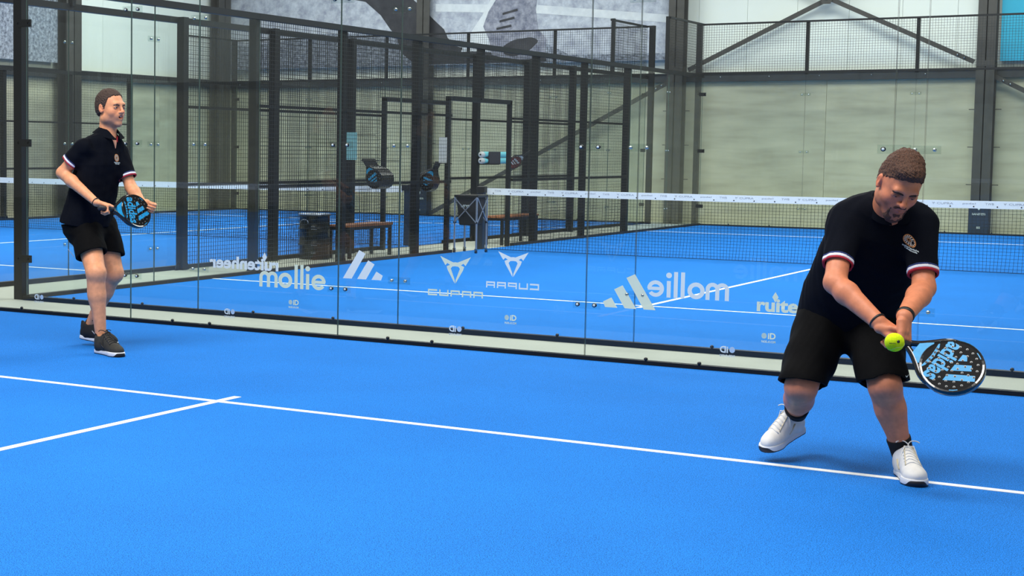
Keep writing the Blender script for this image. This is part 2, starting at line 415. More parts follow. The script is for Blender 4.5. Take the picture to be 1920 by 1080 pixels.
# ------------------------------------------------------------ 2-D sticker shapes
class S2:
    def __init__(s): s.v = []; s.f = []
    def poly(s, pts):
        o = len(s.v); s.v += [(a, b, 0) for a, b in pts]; s.f.append(tuple(range(o, o + len(pts)))); return s
    def rect(s, x0, x1, y0, y1): return s.poly([(x0, y0), (x1, y0), (x1, y1), (x0, y1)])
    def ring(s, cx, cy, ro, ri, a0=0, a1=2 * PI, n=24):
        for i in range(n):
            t0 = a0 + (a1 - a0) * i / n; t1 = a0 + (a1 - a0) * (i + 1) / n
            s.poly([(cx + ri * math.cos(t0), cy + ri * math.sin(t0)), (cx + ro * math.cos(t0), cy + ro * math.sin(t0)),
                    (cx + ro * math.cos(t1), cy + ro * math.sin(t1)), (cx + ri * math.cos(t1), cy + ri * math.sin(t1))])
        return s
    def disc(s, cx, cy, r, n=20): return s.poly([(cx + r * math.cos(2 * PI * i / n), cy + r * math.sin(2 * PI * i / n)) for i in range(n)])
    def mesh(s, dz=0.0):
        v = list(s.v)
        if dz:
            for i, q in enumerate(s.f):
                for k in q: v[k] = (v[k][0], v[k][1], dz * i)
        me = bpy.data.meshes.new('logo'); me.from_pydata(v, [], s.f); return me
def mollie():
    s = S2(); w = .26
    for x in (0, .62, 1.24): s.rect(x, x + w, 0, .72)
    for x in (0, .62): s.ring(x + .44, .72, .44, .18, 0, PI, 14)
    s.ring(2.12, .56, .56, .28)
    for x in (2.86, 3.32): s.rect(x, x + w, 0, 1.75)
    s.rect(3.78, 4.04, 0, 1.12); s.disc(3.91, 1.5, .19)
    s.ring(4.78, .56, .56, .3, .0, 1.8 * PI, 26); s.rect(4.3, 5.3, .46, .68)
    return s.mesh(1e-5)
def stripes3():
    s = S2()
    s.poly([(0, .10), (.20, .28), (.36, .02), (.30, 0), (.06, 0)]) if False else None
    s.poly([(0, .16), (.23, .29), (.40, 0), (.06, 0)])
    s.poly([(.30, .53), (.53, .66), (.92, 0), (.60, 0)])
    s.poly([(.63, .88), (.86, 1.0), (1.44, 0), (1.12, 0)])
    return s.mesh()
def tribal():
    h = [(0, 62), (25, 66), (175, 0), (115, 100), (92, 75), (62, 95), (100, 112), (88, 150), (5, 300), (5, 262), (52, 135), (35, 112), (0, 108)]
    s = S2(); s.poly([(x, -y) for x, y in h]); s.poly([(-x, -y) for x, y in reversed(h)]); return s.mesh()
def cupra():
    s = S2(); w = .13; q = []
    def L_(x, bars):
        for b in bars:
            s.rect(*{'t': (x, x + .95, .5 - w, .5), 'b': (x, x + .95, 0, w), 'l': (x, x + w, 0, .5), 'r': (x + .95 - w, x + .95, 0, .5), 'm': (x, x + .95, .155, .155 + w * .85), 'u': (x + .95 - w, x + .95, .16, .5)}[b])
    for i, b in enumerate(('tbl', 'lrb', 'tlmu', 'tlmr', 'tlmr')): L_(i * 1.16, b)
    return s.mesh(3e-5)
def fit(me, name, parent, M, axis_y, x0, x1, z0, z1, mirror=False):
    """scale a 2-D mesh into the rectangle x0..x1, z0..z1 of the vertical plane y = axis_y"""
    co = np.array([v.co[:] for v in me.vertices]); lo = co.min(0); hi = co.max(0)
    sx = (x1 - x0) / (hi[0] - lo[0]); sz = (z1 - z0) / (hi[1] - lo[1])
    if mirror: o = (x1 + lo[0] * sx, axis_y, z0 - lo[1] * sz); ex = (-1, 0, 0)
    else: o = (x0 - lo[0] * sx, axis_y, z0 - lo[1] * sz); ex = (1, 0, 0)
    return place_flat(me, name, parent, M, o, ex, (0, 0, 1), sx, sz)
def txt(t, bold=.03): return text_mesh(t, 1.0, bold, 0.0)
def ruit(parent, M, y, x0, x1, z0, z1, mirror):
    fit(txt('ruitenheer', .035), 'writing', parent, M, y, x0, x1, z0, z1, mirror)
    f = .196; w = x1 - x0; c = (x1 - w * f) if mirror else (x0 + w * f)
    s = S2().poly([(0, -1), (.62, 0), (0, 1), (-.62, 0)]).mesh()
    fit(s, 'logo', parent, M, y, c - .022, c + .022, z1 - .03, z1 + .045, mirror)
def idlogo(parent, M, M2, y, c, mirror):
    k = -1 if mirror else 1
    fit(S2().disc(0, 0, 1).mesh(), 'logo', parent, M2, y, c - k * .032 - .019, c - k * .032 + .019, .137, .178, mirror)
    fit(txt('iD', .03), 'writing', parent, M, y, min(c - k * .005, c + k * .05), max(c - k * .005, c + k * .05), .135, .180, mirror)
    fit(txt('PADEL-iD.COM', .02), 'writing', parent, M, y, c - .05, c + .05, .108, .124, mirror)

# ------------------------------------------------------------ mesh panels
def wires(b, axis, at, a0, a1, z0, z1, step=.05, r=.0021):
    n = int(round((a1 - a0) / step)); m_ = int(round((z1 - z0) / step))
    for i in range(n + 1):
        a = a0 + (a1 - a0) * i / n
        if axis == 'x': b.box(a - r, a + r, at - r, at + r, z0, z1)
        else: b.box(at - r, at + r, a - r, a + r, z0, z1)
    for j in range(m_ + 1):
        z = z0 + (z1 - z0) * j / m_
        if axis == 'x': b.box(a0, a1, at - r, at + r, z - r, z + r)
        else: b.box(at - r, at + r, a0, a1, z - r, z + r)
def back_wall(label, y, cx, near, post_sides=(-1, 1), black=True, logos=None, hb=HB):
    """glass wall across the court: five panes, wire mesh above, base beam"""
    o = thing('glass_wall', (cx, y, 0), label, 'glass wall')
    ps = []
    for k in range(5):
        ps.append(pane(o, 'x', y, cx - 5 + 2 * k, cx - 3 + 2 * k, .04, 3.0))
    bb_ = MB().box(cx - 5.03, cx + 5.03, y - .03, y + .03, 0, .04).build('base_beam', BLACK, o)
    for k in range(5):
        for d in (-.55, -.18) if near else (-.4, .4):
            inst(dome_b, 'bolt', bb_, (cx - 4 + 2 * k + d, y - .03, .052))
    for k in range(4):
        for z in hb: connector(o, 'x', y, cx - 3 + 2 * k, z, 1, black)
    for s in post_sides:
        MB().box(cx + s * 5.10 - .05, cx + s * 5.10 + .05, y - .015, y + .085, 0, 4.0).build('corner_post', BLACK, o)
        for z in (hb[0], hb[1], 2.61):
            c = MB().box(cx + s * 5.06 - .03 * s, cx + s * 4.93, y - .012, y - .028, z - .034, z + .034) if s > 0 else MB().box(cx - 5.08, cx - 4.925, y - .028, y - .012, z - .036, z + .034)
            c = c.build('clamp', BLACK, o)
            for xx in (-5.075, -4.95): MB().lathe((cx - xx * s * -1 if s > 0 else cx + xx, y - .028, z), [(.012, 0), (.012, .006)], 8, (0, -1, 0)).build('bolt', CHROME, c)
    MB().box(cx - 5.05, cx + 5.05, y - .02, y + .02, 3.0, 3.04).build('lower_rail', BLACK, o)
    MB().box(cx - 5.05, cx + 5.05, y - .015, y + .015, 3.965, 4.0).build('top_rail', BLACK, o)
    for k in range(4):
        MB().box(cx - 3.03 + 2 * k, cx - 2.97 + 2 * k, y + .015, y + .065, 2.97, 4.0).build('mesh_post', BLACK, o)
    b = MB(); wires(b, 'x', y, cx - 5, cx + 5, 3.04, 3.97); tag(b.build('mesh_panel', WIRE, o, fix=False), kind='stuff')
    return o, ps
dome_b = MB().lathe((0, 0, 0), [(.013, -.010), (.013, 0), (.010, .006), (.003, .008)], 8, (0, -1, 0)).mesh('bolt', BLK)
_, psA = back_wall('nearest glass wall behind both players with mirrored white stickers', 0.0, 0, True)
y = -.0072
for k, c in enumerate((-4, -2, 0, 2, 4)): idlogo(psA[k], STICK, STICK2, y, c, True)
ruit(psA[1], STICK, y, -2.20, -1.54, .50, .60, True)
fit(stripes3(), 'logo', psA[2], STICK, y, -.955, -.61, .48, .70, True)
fit(tribal(), 'logo', psA[2], STICK, y, .33, .565, .56, .74, True)
fit(cupra(), 'writing', psA[2], STICK, y, .24, .65, .475, .52, True)
fit(mollie(), 'logo', psA[3], STICK, y, 1.44, 2.0, .48, .655, True)
_, psB = back_wall('second glass wall beyond the concrete gap with readable white stickers', G, 0, False, black=False)
y = G - .0072
for k, c in enumerate((-4, -2, 0, 2, 4)): idlogo(psB[k], STICK, STICK2, y, c, False)
fit(mollie(), 'logo', psB[1], STICK, y, -2.35, -1.685, .275, .48)
fit(tribal(), 'logo', psB[2], STICK, y, -.62, -.35, .40, .615)
fit(cupra(), 'writing', psB[2], STICK, y, -.725, -.24, .295, .345)
fit(stripes3(), 'logo', psB[3], STICK, y - .0004, .755, 1.165, .29, .55)
ruit(psB[3], STICK, y, 1.91, 2.57, .33, .43, False)
back_wall('far end glass wall of the middle court with wire mesh on top', G + 20, 0, False, black=False, post_sides=(-1, 1))
back_wall('far end glass wall of the left court with wire mesh on top', G + 20, -11.17, False, black=False)

def side_wall(label, x, out, door=True, pw=.08, glass=True, hb=HB):
    """side enclosure of a court along y: glass ends, wire mesh bays, doorway by the net; out = +-1 outward x"""
    o = thing('side_enclosure', (x, G + 10, 0), label, 'court fence')
    y0 = G
    runs = [(y0, y0 + 4), (y0 + 16, y0 + 20)]
    for a, b in runs:
        if not glass: continue
        for k in range(2):
            pane(o, 'y', x, a + 2 * k, a + 2 * k + 2, .04, 3.0)
        for z in hb: connector(o, 'y', x, a + 2, z, out, False)
    if door: segs = [(y0 + 4, y0 + 8.965), (y0 + 11.05, y0 + 16)]
    else: segs = [(y0 + 4, y0 + 16)]
    if not glass: segs = [(y0 + 4, y0 + 16)]
    for a, b in (runs[0], runs[1]) + tuple(segs):
        MB().box(x - .03, x + .03, a, b, 0, .05).build('base_beam', BLACK, o)
    MB().box(x - .03 * out, x + out * .05, y0, y0 + 20, 2.93, 3.0).build('top_rail', BLACK, o)
    for k in (2, 3, 4, 5, 6, 7, 8):
        yy = y0 + 2 * k; xc = x + out * .075
        z0 = 2.2 if (k == 5 and door) else 0
        p_ = MB().box(xc - .05, xc + .05, yy - pw / 2, yy + pw / 2, z0, 3.0).build('post', BLACK, o)
        if z0 == 0: MB().prism([(-.14, 0), (.14, 0), (.14, .03), (.10, .09), (-.10, .09), (-.14, .03)], (xc, yy, 0), (0, 1, 0), (0, 0, 1), (.012, 0, 0)).build('foot_plate', BLACK, p_)
    for a, b in segs:
        for z in (1.0, 1.93):
            MB().box(x + out * .004, x + out * .035, a, b, z, z + .035).build('mid_rail', BLACK, o)
    if door:
        MB().box(x + out * .04, x + out * .10, y0 + 8.93, y0 + 8.99, 0, 2.2).build('door_frame', BLACK, o)
        MB().box(x + out * .04, x + out * .10, y0 + 11.0, y0 + 11.06, 0, 2.2).build('door_frame', BLACK, o)
        MB().box(x + out * .04, x + out * .10, y0 + 8.93, y0 + 11.06, 2.16, 2.22).build('door_lintel', BLACK, o)
    b = MB()
    for a, c in segs: wires(b, 'y', x, a + .02, c - .02, .05, 2.93)
    if door: wires(b, 'y', x, y0 + 8.98, y0 + 11.03, 2.22, 2.93)
    tag(b.build('mesh_panel', WIRE, o, fix=False), kind='stuff')
    # raised mesh on the end bays
    b = MB()
    for a, c, pp in ((y0, y0 + 2, y0 + 2), (y0 + 18, y0 + 20, y0 + 18)):
        wires(b, 'y', x, a, c, 3.0, 3.97)
        MB().box(x - .012, x + .012, a, c, 3.96, 4.0).build('raised_rail', BLACK, o)
        MB().box(x + out * .02, x + out * .08, pp - .03, pp + .03, 2.97, 4.0).build('raised_post', BLACK, o)
    tag(b.build('raised_mesh', WIRE, o, fix=False), kind='stuff')
    return o
side_wall('long black mesh and glass side enclosure of the middle court', -5.0, -1)
side_wall('black mesh and glass enclosure on the right edge of the left court', -6.17, 1, pw=.10)
side_wall('distant mesh enclosure on the far left side of the left court', -16.17, -1, door=False)

# ------------------------------------------------------------ nets
def net(cx, label, padlabel=None, pp=5.02):
    y = G + 10; x0, x1 = cx - pp + .09, cx + pp - .09
    o = thing('court_net', (cx, y, 0), label, 'net')
    b = MB()
    for s in (-1, 1):
        MB().box(cx + s * pp - .045, cx + s * pp + .045, y - .05, y + .05, 0, .90).build('net_post', NAVY, o, bevel=.008)
        MB().box(cx + s * (pp - .02) - .06, cx + s * (pp - .02) + .06, y - .075, y + .03, .84, .935).build('post_cap', BLK, o, bevel=.008)
    n = 216; rows = 19; rr = random.Random(5)
    def zt(x): return .835 - .02 * (1 - ((x - cx) / 5) ** 2)
    sag = [rr.uniform(-1, 1) for _ in range(n + 1)]
    r = .0017
    def pt(i, j):
        x = x0 + (x1 - x0) * i / n; z = zt(x) * (1 - j / rows) + .015 * j / rows
        f = max(0, (j / rows - .55)) ** 1.5
        return np.array([x + f * .05 * math.sin(i * .35 + 1), y - .10 * f + .012 * math.sin(i * .11) * j / rows, z])
    P_ = [[pt(i, j) for j in range(rows + 1)] for i in range(n + 1)]
    for i in range(n + 1):
        col = P_[i]
        for j0, j1 in ((0, 5), (5, 10), (10, 13), (13, 16), (16, 19)): b.bar(col[j0], col[j1], 2 * r)
    for j in range(rows + 1):
        for i in range(0, n, 4): b.bar(P_[i][j], P_[i + 4][j], 2 * r if j < rows else .009)
    tag(b.build('net_mesh', CORD, o, fix=False), kind='stuff')
    N = 40; vs = []; fs = []
    for i in range(N + 1):
        x = x0 + (x1 - x0) * i / N; z = zt(x)
        for dy, dz in ((-.006, -.02), (-.006, .075), (.006, .075), (.006, -.02)): vs.append((x, y + dy, z + dz))
    for i in range(N):
        for k in range(4): fs.append((i * 4 + k, i * 4 + (k + 1) % 4, i * 4 + 4 + (k + 1) % 4, i * 4 + 4 + k))
    fs += [(0, 1, 2, 3), tuple(N * 4 + k for k in (3, 2, 1, 0))]
    tp = MB().add(vs, fs).build('net_tape', TAPE, o)
    rv = MB()
    for i in range(36):
        x = x0 + .1 + i * .272
        if x < x1: rv.lathe((x, y - .006, zt(x) + .003), [(.009, 0), (.009, .003)], 6, (0, -1, 0))
    tag(rv.build('rivets', BLK, tp), kind='stuff')
    if cx == 0:
        x = x0 + .12; k = 0
        words = ('TWB', None, 'CUPRA', 'padel')
        while x < x1 - .4:
            w = words[k % 4]
            if w is None: fit(tribal(), 'logo', tp, TAPEP, y - .0075, x, x + .035, zt(x) + .022, zt(x) + .052); x += .06
            else:
                L_ = {'TWB': .10, 'CUPRA': .19, 'padel': .15}[w]
                fit(txt(w, 0), 'writing', tp, TAPEP, y - .0075, x, x + L_, zt(x) + .025, zt(x) + .05); x += L_ + .11
            k += 1
    return o
net(0, 'white topped net across the middle court behind the ball cart')
net(-11.17, 'white topped net of the left court seen through the mesh', pp=4.93)

# ------------------------------------------------------------ bench, drum, cart
def bench(x0, x1, y0, y1, label):
    o = thing('wooden_bench', ((x0 + x1) / 2, (y0 + y1) / 2, 0), label, 'bench', 'slatted benches in the gap between the courts')
    n = 3; w = (x1 - x0) / n
    for k in range(n): MB().box(x0 + k * w + .006, x0 + (k + 1) * w - .006, y0, y1, .42, .45).build('seat_slat', WOOD, o, bevel=.004)
    MB().box(x0 + .01, x1 - .01, y0 + .03, y0 + .07, .38, .42).build('frame_rail', BLK, o)
    MB().box(x0 + .01, x1 - .01, y1 - .07, y1 - .03, .38, .42).build('frame_rail', BLK, o)
    for x in (x0 + .01, x1 - .05): MB().box(x, x + .04, y0 + .07, y1 - .07, .38, .42).build('frame_rail', BLK, o)
    for x in (x0 + .01, x1 - .05):
        for y in (y0 + .03, y1 - .07): MB().box(x, x + .04, y, y + .04, 0, .38).build('leg', BLK, o)
bench(-5.83, -5.48, 7.90, 9.12, 'brown slatted bench beside the black drum')
bench(-5.52, -5.2, 12.1, 13.5, 'brown slatted bench behind the ball cart and net')
dr = thing('oil_drum', (-5.88, 7.66, 0), 'black steel drum used as a bin beside the bench', 'drum')
c = (-5.88, 7.66, 0)
MB().lathe(c, [(.195, 0), (.21, .01), (.207, .02), (.205, .18), (.213, .19), (.213, .2), (.205, .21), (.205, .39), (.213, .40), (.213, .41), (.205, .42), (.205, .57), (.212, .585)], 32).build('body', mat('black_drum_paint', rgb(16, 17, 19), .25), dr)
MB().lathe(c, [(.212, .586), (.216, .592), (.216, .602), (.205, .606)], 32).build('rim', ALU, dr)
rg = [(-5.88 + .06 * math.cos(t) - .03, 7.66 - .213 - .0, .49 + .04 * math.sin(t)) for t in np.linspace(-.3, PI + .3, 14)]
MB().tube(rg, .004, 6).build('handle', ALU, dr)
for i, (zz, w_) in enumerate(((.40, .08), (.435, .06), (.19, .09), (.10, .07), (.085, .07))):
    MB().box(-5.80, -5.80 + w_, 7.66 - .2165, 7.66 - .2145 + .003, zz, zz + .006).build('label_print', TAPEP, dr)

ct = thing('ball_cart', (-4.79, 10.13, 0), 'folding ball cart on four castors with black bag', 'cart')
cx0, cx1, cy0, cy1 = -4.96, -4.62, 9.97, 10.3
for x in (cx0, cx1):
    for y in (cy0, cy1):
        l_ = MB().box(x - .011, x + .011, y - .011, y + .011, .07, .80).build('leg', ALU, ct, bevel=.003)
        MB().box(x - .016, x + .016, y - .016, y + .016, .43, .455).build('collar', BLK, l_)
        cs = MB().lathe((x - .012, y, .030), [(.024, 0), (.029, .004), (.029, .020), (.024, .024)], 14, (1, 0, 0)).build('castor', BLK, ct)
        MB().box(x - .018, x + .018, y - .012, y + .012, .050, .075).build('fork', CHROME, cs)
for (xa, ya, xb, yb) in ((cx0, cy0, cx1, cy0), (cx1, cy0, cx1, cy1), (cx0, cy1, cx1, cy1), (cx0, cy0, cx0, cy1)):
    dx = .014 if xa == xb and xa == cx1 else (-.014 if xa == xb else 0); dy = -.014 if ya == yb and ya == cy0 else (.014 if ya == yb else 0)
    MB().bar((xa + dx, ya + dy, .79), (xb + dx, yb + dy, .44), .006, .014, up=(0, 1, 0) if xa == xb else (1, 0, 0)).build('cross_strut', ALU, ct)
    MB().bar((xa + dx, ya + dy, .44), (xb + dx, yb + dy, .79), .006, .014, up=(0, 1, 0) if xa == xb else (1, 0, 0)).build('cross_strut', ALU, ct)
bgm = mat('black_bag_fabric', rgb(20, 22, 28), .8, noise=(40, .2))
vs = []; fs = []
for z, k in ((.40, .72), (.42, .80), (.6, .90), (.80, .98)):
    for sx, sy in ((-1, -1), (1, -1), (1, 1), (-1, 1)): vs.append((-4.79 + sx * .155 * k, 10.135 + sy * .15 * k, z))
for i in range(3):
    for k in range(4): fs.append((i * 4 + k, i * 4 + (k + 1) % 4, i * 4 + 4 + (k + 1) % 4, i * 4 + 4 + k))
fs.append((3, 2, 1, 0)); fs.append((12, 13, 14, 15))
bag = MB().add(vs, fs).build('ball_bag', bgm, ct)
rim = MB()
for a_, b_ in (((cx0, cy0), (cx1, cy0)), ((cx1, cy0), (cx1, cy1)), ((cx1, cy1), (cx0, cy1)), ((cx0, cy1), (cx0, cy0))):
    rim.bar((*a_, .815), (*b_, .815), .034, .034)
rim.build('rim', BLK, ct, bevel=.006)
fit(txt('NTYS', .03), 'writing', bag, STICK, 9.985, -4.87, -4.74, .655, .69)

# ------------------------------------------------------------ rackets
PADBLK = mat('racket_black', rgb(7, 8, 10), .55, spec=.12)
PADBLU = mat('racket_cyan', rgb(20, 150, 205), .35, noise=(60, .08))
PADEDGE = mat('racket_edge', rgb(10, 11, 13), .16, coat=.7)
HOLE = mat('racket_hole', rgb(150, 152, 150), .35, metal=.4)
GRIP = mat('grip_tape', rgb(40, 40, 44), .6, noise=(120, .2))
PADRED = mat('racket_red', rgb(120, 30, 34), .35)
PADWHT = mat('racket_white', rgb(222, 224, 224), .4)
def racket_parts(detail=True, face=None, printc=None):
    """padel racket in local coordinates: axis +Y from butt (y=0) to tip (y=.455), face +Z"""
    face = face or PADBLK; printc = printc or PADBLU; out = []
    n = 40; R_, cy, t = .128, .325, .019
    def prof(a):  # slightly egg-shaped head outline, widest in the middle
        x = .126 * math.sin(a); y = cy - .132 * math.cos(a)
        if math.cos(a) > 0: x *= 1 - .05 * math.cos(a)
        return x, y
    ol = [prof(2 * PI * i / n) for i in range(n)]
    b = MB(); vs = []; fs = []
    for k, (sc, z) in enumerate(((.965, -t + .001), (.99, -t * .75), (1.0, 0), (.99, t * .75), (.965, t - .001))):
        for x, y in ol: vs.append((x * sc, cy + (y - cy) * sc, z))
    for k in range(4):
        for i in range(n): fs.append((k * n + i, k * n + (i + 1) % n, (k + 1) * n + (i + 1) % n, (k + 1) * n + i))
    b.add(vs, fs, 0, True)
    b.add([(x * .965, cy + (y - cy) * .965, t - .001) for x, y in ol] + [(x * .90, cy + (y - cy) * .90, t - .003) for x, y in ol], [(i, (i + 1) % n, n + (i + 1) % n, n + i) for i in range(n)], 0)
    b.add([(x * .965, cy + (y - cy) * .965, -t + .001) for x, y in ol] + [(x * .90, cy + (y - cy) * .90, -t + .003) for x, y in ol], [(i, (i + 1) % n, n + (i + 1) % n, n + i) for i in range(n)], 0)
    out.append(('frame', b, [PADEDGE]))
    b = MB()
    for z in (t - .003, -t + .003): b.add([(x * .905, cy + (y - cy) * .905, z) for x, y in ol], [tuple(range(n))])
    out.append(('face', b, [face]))
    # throat: two bars and a bridge
    b = MB()
    for s in (-1, 1):
        pp = [np.array(q) for q in ((s * .012, .125, 0), (s * .028, .158, 0), (s * .060, .20, 0), (s * .094, .238, 0), (s * .113, .285, 0))]
        for _ in range(2): pp = [pp[0]] + [a_ * w_ + b_ * (1 - w_) for a_, b_ in zip(pp, pp[1:]) for w_ in (.75, .25)] + [pp[-1]]
        b.tube(pp, list(np.interp(np.linspace(0, 1, len(pp)), [0, .5, .8, 1], [.013, .014, .014, .010])), 8)
    out.append(('throat', b, [PADEDGE]))
    b = MB()
    b.add([(-.026, .158, .012), (.026, .158, .012), (.058, .205, .013), (.02, .222, .013), (-.02, .222, .013), (-.058, .205, .013),
           (-.026, .158, -.012), (.026, .158, -.012), (.058, .205, -.013), (.02, .222, -.013), (-.02, .222, -.013), (-.058, .205, -.013)],
          [(0, 1, 2, 3, 4, 5), (11, 10, 9, 8, 7, 6), (0, 6, 7, 1), (1, 7, 8, 2), (2, 8, 9, 3), (3, 9, 10, 4), (4, 10, 11, 5), (5, 11, 6, 0)])
    out.append(('bridge', b, [printc]))
    b = MB().tube([(0, 0, 0), (0, .006, 0), (0, .012, 0), (0, .13, 0)], [.015, .0175, .0155, .0145], 10)
    out.append(('grip', b, [GRIP]))
    # printed marks
    zz = t - .0022
    if detail:
        s = S2(); s.poly([(-.075, .222), (-.05, .236), (0, .244), (.05, .236), (.075, .222), (.04, .227), (0, .230), (-.04, .227)])
        for a0 in (2.05, 4.0):
            for q_ in range(4):
                t0, t1 = a0 + .07 * q_, a0 + .07 * (q_ + 1); p0, p1 = prof(t0), prof(t1); g_ = lambda p_, k_: (p_[0] * k_, cy + (p_[1] - cy) * k_)
                s.poly([g_(p0, .875), g_(p0, .93), g_(p1, .93), g_(p1, .875)])
        out.append(('printed_arc', s, [printc]))
        s = S2(); S = stripes3(); out.append(('logo', S, [printc], (-.072, .074, .332, .440)))
        out.append(('writing', 'adidas', [printc], (-.098, .096, .250, .325)))
        hs = S2()
        for r_, k, o_ in ((.020, 5, 0), (.046, 9, .2), (.072, 14, .1), (.096, 20, .0)):
            for i in range(k):
                a = 2 * PI * (i + o_) / k; x, y = r_ * math.sin(a), cy + .008 + r_ * math.cos(a) * .97
                if y > .235: hs.disc(x, y, .0050, 9)
        out.append(('hole_rings', hs, [HOLE]))
        h2 = S2()
        for r_, k, o_ in ((.020, 5, 0), (.046, 9, .2), (.072, 14, .1), (.096, 20, .0)):
            for i in range(k):
                a = 2 * PI * (i + o_) / k; x, y = r_ * math.sin(a), cy + .008 + r_ * math.cos(a) * .97
                if y > .235: h2.disc(x + .0008, y + .0006, .0038, 8)
        for i in range(-2, 3): h2.disc(i * .019, .237 - abs(i) * .002, .0048, 8)
        out.append(('holes', h2, [BLK]))
    else:
        s = S2(); s.poly([(-.07, .26), (.07, .27), (.075, .30), (-.065, .295)]); s.poly([(-.05, .315), (.06, .315), (.06, .335), (-.04, .335)]); s.poly([(-.03, .35), (.05, .35), (.05, .37), (-.02, .37)])
        out.append(('printed_mark', s, [printc]))
        hs = S2()
        for r_, k in ((.046, 7), (.085, 12)):
            for i in range(k): hs.disc(r_ * math.sin(2 * PI * i / k), cy + r_ * math.cos(2 * PI * i / k), .005, 6)
        out.append(('hole_rings', hs, [HOLE]))
    return out, zz
def make_racket(M4, label, detail=True, face=None, printc=None, group=None, name='padel_racket'):
    parts, zz = racket_parts(detail, face, printc)
    o = bpy.data.objects.new(name, None); COL.objects.link(o); o.matrix_world = M4
    o['_o'] = list(M4.translation); tag(o, label, 'racket', group)
    for q in parts:
        nm, b, M = q[:3]
        if isinstance(b, MB): me = b.mesh(nm, M)
        else:
            me = text_mesh(b, 1.0, .028, 0) if isinstance(b, str) else (b.mesh() if isinstance(b, S2) else b)
            if len(q) > 3:
                co = np.array([v.co[:] for v in me.vertices]); lo, hi = co.min(0), co.max(0); x0, x1, y0, y1 = q[3]
                for v in me.vertices:
                    v.co.x = x0 + (v.co.x - lo[0]) / (hi[0] - lo[0]) * (x1 - x0); v.co.y = y0 + (v.co.y - lo[1]) / (hi[1] - lo[1]) * (y1 - y0)
            dz = {'hole_rings': .0008, 'holes': .0012}.get(nm, 0)
            for v in me.vertices: v.co.z = zz - .0006 + dz + (.0003 if nm in ('logo', 'writing') else 0)
            me.materials.clear(); me.materials.append(M[0]); me.name = nm
        if isinstance(b, MB):
            bm = bmesh.new(); bm.from_mesh(me); bmesh.ops.recalc_face_normals(bm, faces=bm.faces); bm.to_mesh(me); bm.free()
        ob = bpy.data.objects.new(nm, me); COL.objects.link(ob); ob.parent = o; ob['_o'] = o['_o']
        if nm in ('holes', 'hole_rings', 'printed_arc'): ob['kind'] = 'stuff'
    return o
def basis(loc, ax, nrm):
    """matrix with +Y along ax and +Z close to nrm"""
    y = Vector(ax).normalized(); z = Vector(nrm); z = (z - y * z.dot(y)).normalized(); x = y.cross(z)
    M4 = Matrix.Identity(4)
    for i in range(3): M4[i][0] = x[i]; M4[i][1] = y[i]; M4[i][2] = z[i]; M4[i][3] = loc[i]
    return M4
def clone(src, M4, label, group=None):
    c = src.copy(); COL.objects.link(c); c.matrix_world = M4; c['label'] = label; c['_o'] = list(M4.translation)
    if group: c['group'] = group
    for ch in list(src.children):
        q = ch.copy(); COL.objects.link(q); q.parent = c
    return c
# racks of hanging rackets on the outside of the mesh
def rack(name_lab, hx, hy, hz, n, step, tilt, grp, src=None):
    o = thing('racket_hook', (hx, hy, hz), name_lab, 'hook')
    MB().tube([(hx - .02, hy - .04, hz + .012), (hx - .02, hy + n * step, hz + .012), (hx - .02, hy + n * step + .01, hz + .03)], .006, 6).build('peg', BLK, o)
    MB().tube([(hx + .03, hy - .04, hz + .012), (hx + .03, hy + n * step, hz + .012)], .006, 6).build('peg', BLK, o)
    MB().box(hx - .03, -5.003, hy + n * step - .005, hy + n * step + .005, hz + .004, hz + .014).build('arm', BLK, o)
    names = ['frontmost', 'second', 'third', 'fourth', 'fifth', 'sixth', 'seventh', 'eighth']
    for k in range(n):
        ax = Vector((math.sin(tilt), 0, -math.cos(tilt)))
        loc = Vector((hx, hy + k * step, hz)) - ax * .04
        pos = 'front' if k == 0 else ('back' if k == n - 1 else None)
        lab = 'black and cyan racket, %s in the %s' % ('rearmost' if k == n - 1 else names[k] + (' from the front' if k else ''), grp[1])
        M4 = basis(loc, ax, (0, -1, 0))
        if src is None: src = make_racket(M4, lab, False, group=grp[0])
        else: clone(src, M4, lab, grp[0])
    return src
src = rack('black peg carrying the left bunch of rackets', -5.36, 8.05, 1.30, 8, .042, .62, ('rackets hanging left of the doorway', 'left hanging bunch'))
rack('black peg carrying the right bunch of rackets', -5.18, 9.77, 1.26, 4, .042, -.45, ('rackets hanging beside the doorway', 'bunch beside the doorway'), src)
o = thing('sign_board', (-5.2, 7.6, 1.3), 'pale blue clear board above the left bunch of rackets', 'sign')
MB().box(-5.44, -5.27, 7.70, 7.706, 1.32, 1.68).build('panel', mat('pale_blue_acrylic', rgb(142, 200, 208), .3), o)
MB().box(-5.28, -5.003, 7.706, 7.712, 1.645, 1.652).build('bracket', BLK, o)
o = thing('sign_board', (-5.2, 9.6, 1.3), 'white board above the rackets beside the doorway', 'sign')
MB().box(-5.14, -5.02, 9.80, 9.812, 1.28, 1.64).build('panel', PADWHT, o); MB().box(-5.10, -5.003, 9.812, 9.825, 1.60, 1.62).build('bracket', BLK, o)
